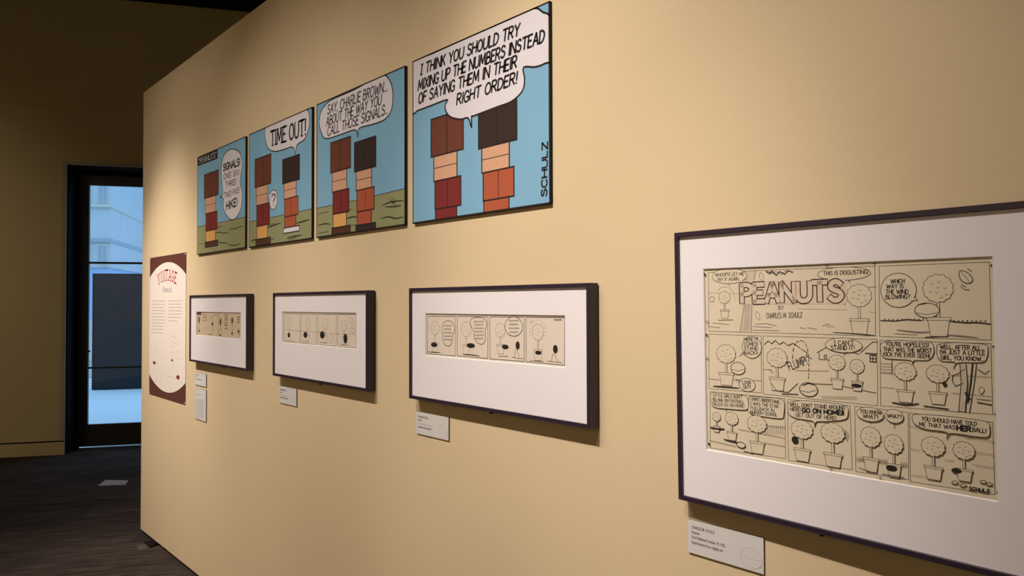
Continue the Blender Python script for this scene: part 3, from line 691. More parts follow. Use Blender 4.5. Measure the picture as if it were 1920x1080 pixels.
["line","ink",[[645.1,269.6],[650.7,270.2]],0.8,0],
["line","ink",[[648,273.4],[647.8,266.3]],0.8,0],
["line","ink",[[75.5,330.5],[85.7,331.1]],0.8,0],
["line","ink",[[80.7,335.6],[80.5,326]],0.8,0],
["line","ink",[[77.2,413.5],[87.4,413.7]],0.8,0],
["line","ink",[[82.4,418.4],[82.2,408.8]],0.8,0],
]

# ------------------------------------------------------------------ structure
FN = Vector((math.cos(math.radians(-26.183)), math.sin(math.radians(-26.183)), 0)); FT = Vector((-FN.y, FN.x, 0)); FD = -3.0991
def FW(s, q, z):            # far wall: s along it, q towards the room, z up
    p = FN * (FD + q) + FT * s; return (p.x, p.y, z)
fl = box('floor', 'carpet', 0, 1, 0, 1, -.15, 0)
def floor_mesh():
    pts = [FW(-9, -.32, 0), (12, -7.5, 0), (12, 7, 0), FW(9, -.32, 0)]
    V = [(p[0], p[1], -.15) for p in pts] + [(p[0], p[1], 0) for p in pts]
    return V, [(3, 2, 1, 0), (4, 5, 6, 7)] + [(i, (i + 1) % 4, (i + 1) % 4 + 4, i + 4) for i in range(4)]
bpy.data.objects.remove(fl); V, F = floor_mesh(); tag(obj('floor', V, F, 'carpet'), kind='structure')
V = [FW(-9, -.4, 4.85), (12, -7.5, 4.85), (12, 7, 4.85), FW(9, -.4, 4.85)]; V += [(p[0], p[1], 5.0) for p in V]
tag(obj('ceiling', V, [(3, 2, 1, 0), (4, 5, 6, 7)] + [(i, (i + 1) % 4, (i + 1) % 4 + 4, i + 4) for i in range(4)], 'dark_ceiling'), kind='structure')
# exhibit wall: free-standing, cream, on a recessed black plinth
ew = box('wall_right', 'cream_paint', 0, 9.5, 0, .30, .018, 3.05, bevel=.003); tag(ew, kind='structure')
box('plinth', 'plinth', .03, 9.45, .020, .280, 0, .018, ew)
# far wall with the tall door opening (s -1.356 .. -0.05, z 0 .. 3.04)
S0, S1, ZT, SEAM = -1.356, -.05, 3.045, 3.661
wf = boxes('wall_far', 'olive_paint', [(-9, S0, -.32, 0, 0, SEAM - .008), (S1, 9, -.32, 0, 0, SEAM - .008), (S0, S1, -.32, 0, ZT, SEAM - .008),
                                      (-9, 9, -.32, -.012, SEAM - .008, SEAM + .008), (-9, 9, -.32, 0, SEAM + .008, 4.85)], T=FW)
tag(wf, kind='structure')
for nm, a, b_ in (('baseboard_left', -9, S0 - .0), ('baseboard_right', S1, 9)):
    o = boxes(nm, 'olive_paint', [(a, b_, 0, .014, 0, .132)], T=FW); tag(o, kind='structure')
    g = boxes('shadow_gap', 'plinth', [(a, b_, 0, .003, .132, .146)], o, T=FW)
o = boxes('trim_1', 'casing_paint', [(S0 - .042, S0, 0, .012, .146, ZT + .03), (S1, S1 + .042, 0, .012, .146, ZT + .03), (S0, S1, 0, .012, ZT, ZT + .03)], T=FW); tag(o, kind='structure')
# the walls behind and beside the viewer, and beyond the exhibit wall
tag(box('wall_left', 'cream_paint', -8, 12, -4.8, -4.6, 0, 4.85), kind='structure')
tag(box('wall_back', 'olive_paint', 11.0, 11.2, -4.6, 6, 0, 4.85), kind='structure')
tag(box('wall_beyond', 'olive_paint', -1, 12, 6, 6.2, 0, 4.85), kind='structure')

# door
dr = empty('door_1', FW(S0, -.30, 0)); dr['kind'] = 'structure'
DI = Matrix.Translation(-Vector(FW(S0, -.30, 0)))
def FD_(s, q, z): p = FW(s, q, z); b0 = FW(S0, -.30, 0); return (p[0]-b0[0], p[1]-b0[1], p[2]-b0[2])
def dpart(name, m, L, par=dr): return boxes(name, m, L, par, T=FD_)
dpart('door_frame', 'door_lining', [(S0, S0 + .012, -.30, -.012, 0, ZT), (S1 - .012, S1, -.30, -.012, 0, ZT), (S0 + .012, S1 - .012, -.30, -.012, ZT - .012, ZT),
                                   (S0 + .012, S0 + .05, -.32, -.24, 0, ZT - .012), (S1 - .05, S1 - .012, -.32, -.24, 0, ZT - .012), (S0 + .05, S1 - .05, -.32, -.24, ZT - .06, ZT - .012)])
GL, GR = -1.218, -.20
leaf = dpart('door_leaf', 'black_metal', [(S0 + .055, GL, -.325, -.28, .022, ZT - .065), (GR, S1 - .055, -.325, -.28, .022, ZT - .065), (GL, GR, -.325, -.28, .022, .258), (GL, GR, -.325, -.28, 2.878, ZT - .065)])
dpart('glazing_bar', 'black_metal', [(GL, GR, -.32, -.285, 2.015, 2.037)], leaf)
dpart('glass_pane', 'door_glass', [(GL, GR, -.306, -.300, .258, 2.015)], leaf); dpart('glass_pane', 'door_glass', [(GL, GR, -.306, -.300, 2.037, 2.878)], leaf)
dpart('push_bar', 'black_metal', [(S0 + .06, GR + .04, -.268, -.250, .868, .888), (GL - .03, GL - .005, -.28, -.25, .862, .894), (GR, GR + .025, -.28, -.25, .862, .894)], leaf)
dpart('door_handle', 'black_metal', [(S0 + .075, S0 + .105, -.28, -.272, .95, 1.12), (S0 + .082, S0 + .098, -.272, -.235, 1.05, 1.07), (S0 + .082, S0 + .17, -.245, -.230, 1.05, 1.07)], leaf)['label'] = 'dark lever handle'
dpart('threshold', 'steel', [(S0 + .05, S1 - .05, -.40, -.315, -.002, .004)])

# ------------------------------------------------------------------ outside the door
tag(boxes('ground', 'pavement', [(-14, 12, -30, -.321, -.16, -.008)], T=FW), kind='structure')
def OUT(s, q, z): return FW(s, q, z)
b0 = Vector(FW(-2.6, -11, 0)); bl = empty('building', b0, label='pale grey building with windows seen through the glass door', cat='building')
def BT(s, q, z): p = FW(s, q, z); return (p[0]-b0.x, p[1]-b0.y, p[2])
boxes('wall', 'facade', [(-7.5, -3.55, -15, -11, 2.45, 9.0)], bl, T=BT)
boxes('shopfront', 'shop_glass', [(-7.45, -3.60, -14.9, -11.05, 0, 2.45)], bl, T=BT)
boxes('cornice', 'facade_window', [(-7.52, -3.53, -15, -10.94, 3.06, 3.15)], bl, T=BT); boxes('cornice', 'stone_band', [(-7.52, -3.53, -15, -10.94, 3.90, 3.97)], bl, T=BT)
for i in range(8):
    for z0, z1 in ((2.52, 2.98), (4.05, 4.9), (5.6, 6.5)):
        c = -3.72 - .36 * i; w = boxes('window', 'stone_band', [(c - .11, c + .11, -11, -10.97, z0 - .03, z1 + .03)], bl, T=BT)
        boxes('pane', 'facade_window', [(c - .09, c - .01, -10.97, -10.965, z0, z1)], w, T=BT); boxes('pane', 'facade_window', [(c + .01, c + .09, -10.97, -10.965, z0, z1)], w, T=BT)
b0 = Vector(FW(2, -17, 0)); bl = empty('building', b0, label='wide pale block with stone ledges behind the grey one, beyond the glass', cat='building')
boxes('wall', 'pale_stone', [(-4.6, 8, -21, -17, 0, 11)], bl, T=BT)
for z in (2.9, 3.75, 4.6, 5.5, 6.6, 7.8): boxes('ledge', 'pale_ledge', [(-4.65, 8.05, -17, -16.93, z, z + .14)], bl, T=BT)
# low stone wall seen in the strip beside the board
lw = boxes('low_wall', 'stone_band', [(-9.5, 7.0, -9.3, -9.0, 0, .20), (-9.5, 7.0, -9.3, -9.06, .20, .36), (-9.5, 7.0, -9.3, -9.0, .36, 1.21)], T=FW)
tag(lw, 'pale stone boundary wall outdoors behind the dark board', 'wall')
# dark sign board standing outside
s0 = Vector(FW(-2.1, -6.4, 0)); sb = empty('sign_board', s0, label='dark slate display board standing outside behind the door glass', cat='sign')
def ST(s, q, z): p = FW(s, q, z); return (p[0]-s0.x, p[1]-s0.y, p[2])
boxes('board', 'slate_board', [(-2.73, -1.20, -6.46, -6.40, .02, 2.115)], sb, T=ST)
boxes('edge_trim', 'board_ink', [(-2.75, -2.73, -6.47, -6.39, 0, 2.135), (-1.20, -1.18, -6.47, -6.39, 0, 2.135), (-2.73, -1.20, -6.47, -6.39, 2.115, 2.135), (-2.73, -1.20, -6.47, -6.39, 0, .02)], sb, T=ST)
for a in (-2.5, -1.4): boxes('foot', 'board_ink', [(a - .03, a + .03, -6.90, -6.46, 0, .05), (a - .02, a + .02, -6.50, -6.46, .05, .9)], sb, T=ST)

# ------------------------------------------------------------------ flat printing: strokes, shapes and hand lettering
GLY = {
'A':(4.4,"0,0 2.2,6 4.4,0|.8,2.1 3.6,2.1"),'B':(3.8,"0,0 0,6|~0,6 2.2,6 3.3,5.1 3,3.8 2,3.2 0,3.2|~0,3.2 2.4,3.2 3.8,2.2 3.5,.6 2,0 0,0"),
'C':(4,"~3.8,5 2.6,6 1,5.6 0,3.6 .1,1.8 1.2,.2 2.8,0 3.9,1"),'D':(4,"0,0 0,6|~0,6 2,5.8 3.6,4.6 4,3 3.4,1.2 2,.2 0,0"),
'E':(3.3,"3.3,6 0,6 0,0 3.3,0|0,3.1 2.7,3.1"),'F':(3.3,"3.3,6 0,6 0,0|0,3.1 2.7,3.1"),'G':(4.2,"~3.9,5 2.6,6 1,5.6 0,3.6 .1,1.8 1.2,.2 2.8,0 4,.7 4.1,2.5|4.1,2.6 2.4,2.6"),
'H':(4,"0,0 0,6|4,0 4,6|0,3 4,3"),'I':(.4,".2,0 .2,6"),'J':(3,"~3,6 3,1.6 2.2,.1 .8,0 0,1.2"),'K':(3.8,"0,0 0,6|3.6,6 0,2.7|1.1,3.6 3.8,0"),'L':(3.2,"0,6 0,0 3.2,0"),
'M':(5.6,"0,0 .7,6 2.8,1.2 4.9,6 5.6,0"),'N':(4.5,"0,0 0,6 4.5,0 4.5,6"),'O':(4.5,"~2.2,6 .7,5.3 0,3.2 .6,.8 2.2,0 3.9,.8 4.5,3 3.8,5.2 2.2,6"),
'P':(3.7,"0,0 0,6|~0,6 2.4,6 3.7,5 3.3,3.4 2,2.8 0,2.8"),'Q':(4.5,"~2.2,6 .7,5.3 0,3.2 .6,.8 2.2,0 3.9,.8 4.5,3 3.8,5.2 2.2,6|2.8,1.5 4.5,-.4"),
'R':(3.9,"0,0 0,6|~0,6 2.4,6 3.6,5 3.2,3.5 2,3 0,3|1.6,3 3.9,0"),'S':(3.7,"~3.5,5.1 2.2,6 .7,5.6 .3,4.2 1.5,3.3 3,2.7 3.7,1.5 2.8,.2 1.2,0 0,.9"),
'T':(4.2,"0,6 4.2,6|2.1,6 2.1,0"),'U':(4.2,"~0,6 0,2 .8,.3 2.1,0 3.4,.4 4.2,2 4.2,6"),'V':(4.2,"0,6 2.1,0 4.2,6"),'W':(6.4,"0,6 1.6,0 3.2,5 4.8,0 6.4,6"),
'X':(4,"0,0 4,6|0,6 4,0"),'Y':(4.2,"0,6 2.1,3|4.2,6 2.1,3 2.1,0"),'Z':(3.8,"0,6 3.8,6 0,0 3.8,0"),'!':(.6,".4,6 .3,1.7|.3,.3 .3,0"),
'?':(3,"~0,4.8 .7,5.9 2.2,5.9 3,4.7 2.3,3.4 1.5,2.6 1.5,1.7|1.5,.3 1.5,0"),'.':(.5,".25,.35 .25,0"),',':(.6,".5,.5 .1,-.8"),"'":(.5,".3,6 .1,4.6"),
'"':(1.4,".2,6 .2,4.8|1.2,6 1.2,4.8"),'i':(1.8,".9,0 .9,6|0,6 1.8,6|0,0 1.8,0"),
'a':(3,"~3,3.2 1.6,4 .2,2.9 .2,.9 1.4,0 2.8,1|3,3.9 3,0"),'e':(3,"~.2,2.1 2.9,2.2 2.4,3.8 .9,3.8 .1,2.2 .6,.4 1.9,0 3,.8"),'n':(2.8,"0,3.9 0,0|~0,2.6 1.3,4 2.6,3.3 2.8,0"),
'u':(2.8,"~0,3.9 0,1.2 1,0 2.4,.8 2.8,2|2.8,3.9 2.8,0"),'t':(2,"~1,5.6 1,1 2,.1|0,3.9 2,3.9"),'s':(2.4,"~2.3,3.4 1.1,4 .2,3.2 1.2,2.2 2.3,1.3 1.5,0 0,.5")}
def smooth(P, closed=False, n=5):
    out = []; m = len(P)
    for i in range(m if closed else m - 1):
        p0 = P[(i-1) % m] if closed or i > 0 else P[0]; p1 = P[i]; p2 = P[(i+1) % m]; p3 = P[(i+2) % m] if closed or i < m - 2 else P[-1]
        for k in range(n):
            t = k / n
            out.append(tuple(.5 * (2*p1[a] + (p2[a]-p0[a])*t + (2*p0[a]-5*p1[a]+4*p2[a]-p3[a])*t*t + (3*p1[a]-p0[a]-3*p2[a]+p3[a])*t**3) for a in (0, 1)))
    if not closed: out.append(tuple(P[-1]))
    return out
def clip(P, R):
    for ax, lim, sg in ((0, R[0], 1), (0, R[1], -1), (1, R[2], 1), (1, R[3], -1)):
        Q = []
        for i in range(len(P)):
            a, b = P[i-1], P[i]; ia, ib = (a[ax]-lim)*sg >= 0, (b[ax]-lim)*sg >= 0
            if ia != ib:
                t = (lim-a[ax])/(b[ax]-a[ax]); Q.append((a[0]+t*(b[0]-a[0]), a[1]+t*(b[1]-a[1])))
            if ib: Q.append(b)
        P = Q
        if len(P) < 3: return []
    return P
class Print:
    """flat ink on a sheet, coordinates in mm on the sheet, thin layers one above the other"""
    def __init__(s, rect, y0, step=.000012):
        s.R = rect; s.y = y0; s.step = step; s.last = None; s.sets = {}
    def face(s, m, P, part):
        P = clip([tuple(p) for p in P], s.R)
        if len(P) < 3: return
        if m != s.last: s.y -= s.step; s.last = m
        V, F, M, N = s.sets.setdefault(part, ([], [], [], []))
        if m not in N: N.append(m)
        A = sum(P[i-1][0]*P[i][1]-P[i][0]*P[i-1][1] for i in range(len(P)))
        if A < 0: P = P[::-1]
        b = len(V); V += [(p[0]/1000, s.y, p[1]/1000) for p in P]; F.append(tuple(range(b, b+len(P)))); M.append(N.index(m))
    def stroke(s, m, P, w, part, taper=0):
        P = [p for i, p in enumerate(P) if i == 0 or math.dist(p, P[i-1]) > 1e-4]
        if len(P) < 2: return
        cl = math.dist(P[0], P[-1]) < 1e-3 and len(P) > 3
        n = len(P); D = []
        for i in range(n-1):
            d = math.dist(P[i], P[i+1]); D.append(((P[i+1][0]-P[i][0])/d, (P[i+1][1]-P[i][1])/d))
        Lf, Rt = [], []
        for i in range(n):
            d0 = D[i-1] if i > 0 else (D[-1] if cl else D[0]); d1 = D[i] if i < n-1 else (D[0] if cl else D[-1])
            nx, ny = -(d0[1]+d1[1]), d0[0]+d1[0]; l = math.hypot(nx, ny) or 1; nx /= l; ny /= l
            k = min(1.8, 1/max(.3, abs(nx*-d1[1]+ny*d1[0]))); ww = w/2*k
            if taper: ww *= .25 + .75*math.sin(math.pi*(.12+.76*i/(n-1)))
            p = P[i]
            if not cl and i == 0: p = (p[0]-d1[0]*w*.3, p[1]-d1[1]*w*.3)
            if not cl and i == n-1: p = (p[0]+d0[0]*w*.3, p[1]+d0[1]*w*.3)
            Lf.append((p[0]+nx*ww, p[1]+ny*ww)); Rt.append((p[0]-nx*ww, p[1]-ny*ww))
        for i in range(n-1): s.face(m, [Lf[i], Rt[i], Rt[i+1], Lf[i+1]], part)
    def text(s, m, T, x0, y0, x1, y1, h, w, st, part):
        wd = T.split(' '); T = ' '.join('i' if q == 'I' else q for q in wd) if 'o' not in st else T
        adv = 0; pl = []
        for ch in T:
            if ch == ' ': adv += 3.0; continue
            g = GLY[ch]; pl.append((adv, g[1], ch)); adv += g[0] + 1.25
        adv -= 1.25; Ln = math.dist((x0, y0), (x1, y1)); sx = Ln/max(adv, .5); sy = h/6
        ex, ey = (x1-x0)/Ln, (y1-y0)/Ln; fx, fy = -ey, ex; sh = .18 if 'i' in st else 0
        if 'n' in st: pass
        strokes = []
        for a, g, ch in pl:
            jy = random.uniform(-.12, .12) if 's' not in st and 'o' not in st else 0
            for q in g.split('|'):
                sm = q[0] == '~'; P = [tuple(map(float, u.split(','))) for u in q.lstrip('~').split(' ')]
                ends = [P[0], P[-1]]
                if sm: P = smooth(P, n=4)
                f = lambda p: (x0 + ex*((a+p[0]+sh*p[1])*sx) + fx*((p[1]+jy)*sy), y0 + ey*((a+p[0]+sh*p[1])*sx) + fy*((p[1]+jy)*sy))
                if sm: strokes.append(([f(p) for p in P], w))
                else: strokes += [([f(P[k]), f(P[k+1])], w) for k in range(len(P)-1)]
                if 's' in st and ch not in '?!.,"':
                    for p in (P if not sm else ends):
                        if abs(p[1]) < .1 or abs(p[1]-6) < .1:
                            if not sm: strokes.append(([f((p[0]-1.15, p[1])), f((p[0]+1.15, p[1]))], w*.55))
        for P, ww in strokes: s.stroke(m, P, ww, part)
        if 'o' in st:
            for P, ww in strokes: s.stroke('pinkwash', P, ww*.68, part)
    def fig(s, cx, top, bot, hw, cols, lw, part):
        """plain stand-ins: a casual stack of coloured boxes, or (uncoloured) a clipped tree in a square tub"""
        H = top-bot; c = lambda i: cols[min(i, len(cols)-1)]
        def q(dx0, w0, dx1, w1, z0, z1, m):
            P = [(cx+hw*(dx0-w0), bot+H*z0), (cx+hw*(dx0+w0), bot+H*z0), (cx+hw*(dx1+w1), bot+H*z1), (cx+hw*(dx1-w1), bot+H*z1)]; s.face(m, P, part); s.stroke('ink', P+[P[0]], lw, part)
        if 'paper' not in c(0):
            q(.06, .92, .06, .92, 0, .07, c(4)); q(-.06, .66, -.06, .66, .07, .215, c(3)); q(.05, .80, .05, .80, .215, .45, c(2))
            q(-.10, .72, -.10, .72, .45, .66, c(1)); q(0, 1.0, 0, 1.0, .66, .98, c(0))
            s.stroke('ink', [(cx+hw*.05, bot+H*.215), (cx+hw*.05, bot+H*.45)], lw*.6, part); s.stroke('ink', [(cx, bot+H*.66), (cx, bot+H*.98)], lw*.8, part)
            s.stroke('ink', [(cx-hw*.82, bot+H*.56), (cx+hw*.62, bot+H*.56)], lw*.5, part)
            return
        q(0, .55, 0, .72, 0, .26, c(0)); q(0, .80, 0, .80, .26, .31, c(0)); q(0, .10, 0, .08, .31, .60, c(0))
        P = []; ry = H*.225; cy = bot+H*.775
        for i in range(26):
            a = i/26*2*math.pi; k = 1 + (.05 if i % 2 else -.04); P.append((cx+hw*k*math.cos(a), cy+ry*k*math.sin(a)))
        P = smooth(P, True, 3); s.face(c(0), P, part); s.stroke('ink', P+[P[0]], lw, part)
        for a, b in ((-.5, .35), (.0, .5), (.35, .05), (-.2, -.25), (-.62, -.2), (.1, -.6), (.45, -.4), (-.1, .12)):
            s.stroke('ink', [(cx+hw*a, cy+ry*b), (cx+hw*(a+.1), cy+ry*(b-.12)), (cx+hw*(a+.22), cy+ry*b)], lw*.7, part)
    def run(s, ops, lw, scalew=1.0, tpart='lettering'):
        nb = 0
        for op in ops:
            k = op[0]
            if k == 'txt':
                tp = 'title_lettering' if '"' in op[2] else 'question_mark' if op[2] == '?' else 'signature' if op[2] == 'SCHULZ' else tpart
                s.text(op[1], op[2], op[3], op[4], op[5], op[6], op[7], op[8]*scalew, op[9], tp)
            elif k == 'fig': s.fig(op[1], op[2], op[3], op[4], op[5:], lw, 'printed_picture')
            elif k == 'line': s.stroke(op[1], smooth(op[2], n=3) if op[4] and len(op[2]) > 2 else op[2], op[3]*scalew, 'printed_picture', op[4])
            else:
                if k == 'ell':
                    P = [(op[2]+op[4]*math.cos(a*math.pi/16), op[3]+op[5]*math.sin(a*math.pi/16)) for a in range(32)]; ow = op[6]
                else: P = smooth(op[2], True, 4) if k == 'blob' else [tuple(p) for p in op[2]]; ow = op[3]
                nb = nb + 1 if op[1] == 'white' and k != 'poly' else nb; part = 'speech_bubble#%d' % nb if op[1] == 'white' else 'printed_picture'
                if op[1] != 'none': s.face(op[1], P, part)
                if ow: s.stroke(op[7] if len(op) > 7 else 'ink', P+[P[0]], ow*scalew, part)
    def build(s, parent):
        for part, (V, F, M, N) in s.sets.items(): obj(part.split('#')[0], V, F, N, parent, M)
def sheet(P, m, part='printed_picture'):
    a, b, c, d = P.R; P.face(m, [(a, c), (b, c), (b, d), (a, d)], part)

# ------------------------------------------------------------------ four colour panels
PAN = [(1.1491, 1.866, 1.8543, 2.4219), (1.9098, 2.6023, 1.8519, 2.4233), (2.6447, 3.3301, 1.8515, 2.4244), (3.3776, 4.0714, 1.8517, 2.4279)]
PL = ['colour comic panel farthest from the viewer, with black title tab and tall speech bubble',
      'colour comic panel with a TIME OUT! bubble and a small question mark bubble',
      'third colour comic panel, one round-ended bubble of three text lines over blue sky and grass',
      'colour comic panel nearest the viewer, all blue, with four lines of text in its bubble']
for (x0, x1, z0, z1), ops, lab in zip(PAN, (ART_P1, ART_P2, ART_P3, ART_P4), PL):
    e = empty('comic_panel', (x0, -.010, z0), label=lab, cat='panel', group='colour comic panels in a row on the cream wall')
    W, H = x1-x0, z1-z0
    box('board', 'foam_edge', 0, W, 0, .010, 0, H, e)
    P = Print((0, W*1000, 0, H*1000), -.0001); sheet(P, 'sky')
    P.run(ops, 5.0)
    w = 5.0; a, b, c, d = P.R
    for q in ((a, a+w, c, d), (b-w, b, c, d), (a, b, c, c+w), (a, b, d-w, d)): P.face('ink', [(q[0], q[2]), (q[1], q[2]), (q[1], q[3]), (q[0], q[3])], 'printed_border')
    P.build(e)

# ------------------------------------------------------------------ framed strips
def framed(loc, rot, W, H, win, ops, paper, hook, lab, mats=.0175, penw=1.0):
    e = empty('framed_comic', loc, rot, lab, 'picture', 'black-framed ink comics hung in a row')
    f, D, c = .011, .034, .0010
    V, F = [], []
    rings = [(c, D), (0, D-.0), (0, c), (c, 0), (f-c*.6, 0), (f, c*.6), (f, .012)]   # inset, depth
    for ins, dep in rings: V += [(ins, dep, ins), (W-ins, dep, ins), (W-ins, dep, H-ins), (ins, dep, H-ins)]
    for r in range(len(rings)-1):
        for i in range(4): a, b = r*4+i, r*4+(i+1) % 4; F.append((a, b, b+4, a+4))
    fo = obj('frame_moulding', V, F, 'frame_wood', e); fo['label'] = 'thin black frame'
    bm = bmesh.new(); bm.from_mesh(fo.data); bmesh.ops.recalc_face_normals(bm, faces=bm.faces); bm.to_mesh(fo.data); bm.free()
    box('backing_panel', 'backing', .004, W-.004, .022, .033, .004, H-.004, e)
    my, bv, bd = .0065, .0020, .0028
    a, b, c0, d = [v/1000 for v in win]
    i = f-.001; V, F = [], []
    for (x0, x1, z0, z1), y in (((i, W-i, i, H-i), my), ((a, b, c0, d), my), ((a+bv, b-bv, c0+bv, d-bv), my+bd)): V += [(x0, y, z0), (x1, y, z0), (x1, y, z1), (x0, y, z1)]
    for r in (0, 1):
        for k in range(4): p, q = r*4+k, r*4+(k+1) % 4; F.append((p, q, q+4, p+4))
    obj('mat_board', V, F, ['mat_board', 'bevel'], e, [0]*4+[1]*4)['label'] = 'white window mat'
    P = Print(((a+bv*.5)*1000, (b-bv*.5)*1000, (c0+bv*.5)*1000, (d-bv*.5)*1000), my+bd+.0012)
    sheet(P, paper); P.run([[paper if (u == 'paper') else u for u in op] for op in ops], .9*penw, penw); P.build(e)
    gy = .0035; obj('glass_pane', [(i, gy, i), (W-i, gy, i), (W-i, gy, H-i), (i, gy, H-i)], [(0, 1, 2, 3)], 'picture_glass', e)
    if hook:
        V, F = [], []; boxg(V, F, hook-.008, hook+.008, .026, .0375, -.008, .001); boxg(V, F, hook-.004, hook+.004, .020, .026, -.010, -.004)
        obj('security_hook', V, F, 'black_metal', e)['label'] = 'small dark metal hook'
    return e
FH = .38
framed((1.1075, -.038, 1.2415), (0, 0, 0), .850, FH, (95.9, 758.1, 153.4, 286.4), ART_F1, 'old_paper', .485, 'black-framed comic beside the tall maroon and white poster, with the most yellowed strip')
framed((2.265, -.038, 1.2415), (0, 0, 0), .848, FH, (86.1, 755.3, 154.8, 294.6), ART_F2, 'strip_paper', .428, 'black-framed comic of four panels without speech lettering, second frame from the poster')
framed((3.396, -.038, 1.2435), (0, 0, 0), .847, .381, (88.6, 751.6, 152.3, 294.8), ART_F3, 'strip_paper', .416, 'black-framed four-panel ink strip hanging directly below the biggest colour panel')
framed((4.5162, -.0336, 1.1151), (.0144, 0, -.0266), .725, .6198, (74.6, 649.7, 124.7, 533.2), ART_F4, 'paper', .335, 'largest black-framed comic, a full page of nine ink panels with outlined title lettering')

# ------------------------------------------------------------------ printed text in the ordinary sans font
def sans(parent, lines, name='lettering', mt='label_ink'):
    V, F = [], []
    for T, x, z, size, wid in lines:
        cu = bpy.data.curves.new('t', 'FONT'); cu.body = T; cu.size = size; cu.resolution_u = 2; cu.offset = size*.018
        o = bpy.data.objects.new('t', cu); COL.objects.link(o); bpy.context.view_layer.update()
        me = bpy.data.meshes.new_from_object(o.evaluated_get(bpy.context.evaluated_depsgraph_get()))
        bpy.data.objects.remove(o); xs = [v.co.x for v in me.vertices]; k = wid/(max(xs)-min(xs)) if wid else 1
        b = len(V); V += [(x+v.co.x*k, -.0002, z+v.co.y) for v in me.vertices]; F += [tuple(b+i for i in p.vertices) for p in me.polygons]
    return obj(name, V, F, mt, parent)
def wlabel(x0, x1, z0, z1, lab, kind):
    e = empty('wall_label', (x0, -.005, z0), label=lab, cat='label', group='small white caption labels under the frames')
    W, H = x1-x0, z1-z0
    V, F = [], []; boxg(V, F, 0, W, 0, .005, 0, H); obj('card', V, F, ['label_edge', 'label_card'], e, [0, 0, 1, 0, 0, 0])
    if kind == 'cap':
        L = [('CHARLES M. SCHULZ', .010, H-.0195, .0098, .062), ('Peanuts', .010, H-.031, .0098, .022)]
        if lab.startswith('largest'): L.append(('First Published October 19, 1952', .010, H-.0425, .0098, .089))
        L.append(('Reproduction from original art', .010, H-.0545, .0098, .083)); sans(e, L)
        P = Print((0, W*1000, 0, H*1000), -.0001)
        if not lab.startswith('largest'): P.stroke('label_ink', [(10+i*4.4, H*1000-41+(1.3 if i % 2 else -1.3)) for i in range(20)], .8, 'printed_line')
        cx, cz, rx, rz = W*1000-30, 26, 26, 22
        E = [(cx+rx*math.cos(a*math.pi/16), cz+rz*math.sin(a*math.pi/16)) for a in range(33)]
        P.stroke('label_red', E, 1.1, 'printed_ball'); P.stroke('label_red', [(cx-24, cz+1), (cx, cz-1), (cx+26, cz)], .9, 'printed_ball'); P.stroke('label_red', [(cx-2, cz+15), (cx+3, cz+17)], .9, 'printed_ball')
        P.stroke('label_red', smooth([(cx-6, cz-16), (cx+12, cz-18), (cx+27, cz-8)]), .9, 'printed_ball'); P.build(e)
    else:
        P = Print((0, W*1000, 0, H*1000), -.0001); y = H*1000-12; n = 0; w = W*1000
        rows = {'short': [.32, .12, .62], 'long': [.32, .12, .55, .50, 0] + [.86, .84, .88, .80, .86, .85, .8, .86, .84, .87, .78, .5]}[kind]
        rnd = random.Random(3)
        for r in rows:
            if r:
                x = 10
                while x < 10 + r*(w-20):
                    q = min(rnd.uniform(6, 20), 10+r*(w-20)-x+2); P.stroke('label_ink' if kind == 'short' else 'greytext', [(x, y), (x+q, y)], 3.2, 'printed_text'); x += q+3.5
            y -= 12 if kind == 'short' else 10.0
        P.build(e)
    return e
wlabel(1.1075, 1.2933, 1.1046, 1.1745, 'short white label with three text lines just under the frame beside the poster', 'short')
wlabel(1.1058, 1.2944, .9085, 1.0871, 'tall white label densely printed with text, below the short label by the poster', 'long')
wlabel(2.2644, 2.4442, 1.1142, 1.1915, 'small white label under the second frame from the poster', 'cap')
wlabel(3.3922, 3.5812, 1.1187, 1.1951, 'small white label under the four-panel strip in the third frame', 'cap')
wlabel(4.5221, 4.7157, .9887, 1.0658, 'largest-looking white label under the left corner of the full-page comic', 'cap')

# ------------------------------------------------------------------ poster
px0, pz0, PW, PH = .1919, .9664, .7404, .9161
e = empty('intro_poster', (px0, -.002, pz0), label='tall maroon and white poster with arched red title at the far end of the wall', cat='poster')
box('sheet', 'foam_edge', 0, PW, 0, .002, 0, PH, e)
P = Print((0, PW*1000, 0, PH*1000), -.0001); sheet(P, 'maroon')
cx = PW*500; rxx = 462
top = [(cx + rxx*.80*math.sin(t*math.pi/20), 0) for t in range(-10, 11)]
W_, H_ = PW*1000, PH*1000
arc = []
sag, ymax = 88, H_-44
Rr = (W_/2)**2/(2*sag)+sag/2
for i in range(25):
    x = W_*i/24; arc.append((x, ymax-Rr+math.sqrt(Rr*Rr-(x-W_/2)**2)))
arc2 = [(x, H_-y) for x, y in arc[::-1]]
P.face('poster_white', arc+arc2, 'printed_picture')
P.run(ART_POSTER, 2, 1.0)
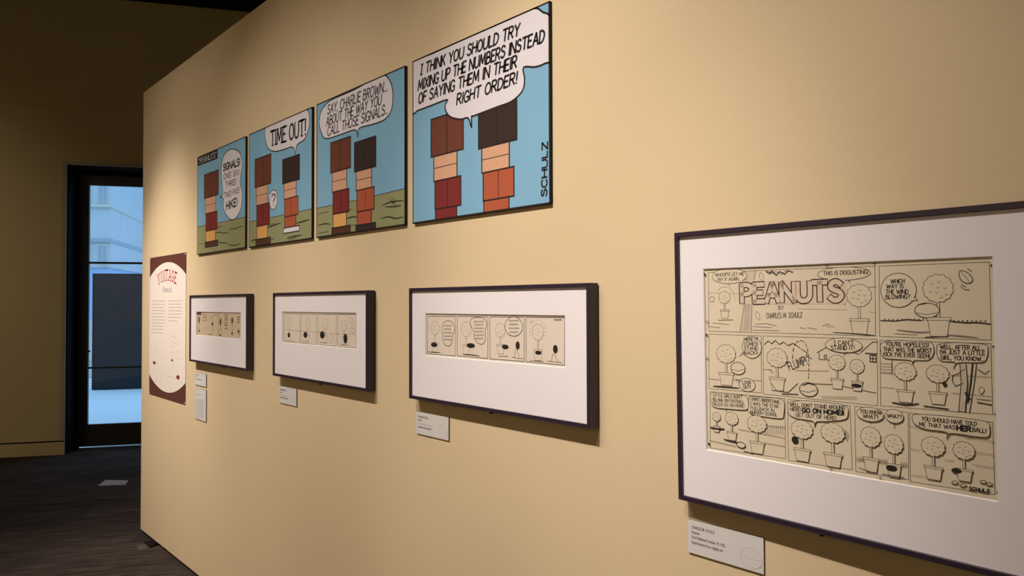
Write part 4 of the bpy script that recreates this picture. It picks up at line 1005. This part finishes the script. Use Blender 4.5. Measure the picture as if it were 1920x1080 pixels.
# arched red title
T = 'VINTAGE'; n = len(T); cxx, R1, R0 = W_*.50, 690, 782
cyy = 756-690
for i, ch in enumerate(T):
    a = (i-(n-1)/2)*.081; g = GLY[ch]
    for q in g[1].split('|'):
        sm = q[0] == '~'; Q = [tuple(map(float, u.split(','))) for u in q.lstrip('~').split(' ')]
        if sm: Q = smooth(Q, n=3)
        f = lambda p: ((cxx + (R0-92+p[1]/6*66)*math.sin(a+(p[0]-g[0]/2)*.0125)), cyy + (R0-92+p[1]/6*66)*math.cos(a+(p[0]-g[0]/2)*.0125))
        P.stroke('poster_red', [f(p) for p in Q], 10.5, 'title_lettering')
        if not sm:
            for p in Q:
                if abs(p[1]) < .1 or abs(p[1]-6) < .1: P.stroke('poster_red', [f((p[0]-1.1, p[1])), f((p[0]+1.1, p[1]))], 7, 'title_lettering')
P.build(e)
for x, z in ((.004, .006), (PW-.012, .006), (.004, PH-.014), (PW-.012, PH-.014)):
    box('mounting_clip', 'label_card', x, x+.010, -.003, 0, z, z+.010, e)

# ------------------------------------------------------------------ outdoor board lettering
P = Print((-2730, -1210, 20, 2110), 0)
for i, ch in enumerate('VINTAGE'):
    g = GLY[ch]; x0_, y0_ = -2470+i*130, 1275+16*i-2.6*i*i*.6
    for q in g[1].split('|'):
        sm = q[0] == '~'; Q = [tuple(map(float, u.split(','))) for u in q.lstrip('~').split(' ')]
        if sm: Q = smooth(Q, n=3)
        P.stroke('board_red', [(x0_+p[0]*21, y0_+p[1]*22) for p in Q], 42, 'title_lettering')
P.text('board_ink', 'Peanuts', -2230, 1040, -1830, 1060, 85, 18, '', 'script_lettering')
P.stroke('board_ink', [(-2590, 975), (-2510, 985), (-2430, 980)], 16, 'printed_mark', 1)
for part, (V, F, M, N) in P.sets.items():
    obj(part, [ST(v[0], -6.398-v[1], v[2]) for v in V], F, N, sb, M)

# ------------------------------------------------------------------ on the carpet
def patch(name, pts, h, m, lab, cat):
    c = Vector((sum(p[0] for p in pts)/4, sum(p[1] for p in pts)/4, 0)); V = [(p[0]-c.x, p[1]-c.y, z) for z in (0, h) for p in pts]
    o = obj(name, V, [(3, 2, 1, 0), (4, 5, 6, 7), (0, 1, 5, 4), (1, 2, 6, 5), (2, 3, 7, 6), (3, 0, 4, 7)], m, loc=c)
    bm = bmesh.new(); bm.from_mesh(o.data); bmesh.ops.recalc_face_normals(bm, faces=bm.faces); bm.to_mesh(o.data); bm.free()
    return tag(o, lab, cat)
patch('floor_sticker', [(-1.641, .087), (-1.832, .192), (-1.672, .339), (-1.521, .277)], .0015, 'sticker', 'pale grey rectangular sticker on the dark carpet in front of the door', 'sticker')
patch('floor_sticker', [(.42, -.118), (.31, -.105), (.30, -.035), (.40, -.030)], .0015, 'sticker_worn', 'faded brown sticker on the carpet at the foot of the cream wall', 'sticker')
V, F = [], []; boxg(V, F, 0, .13, 0, .035, 0, .010); boxg(V, F, .02, .11, .035, .06, 0, .016)  # added black block imitating the dark shade under the wall end
tag(obj('floor_shade_block', V, F, 'plinth', loc=(.28, -.052, 0)), 'small black block put in for the shade at the foot of the cream wall', 'shade')
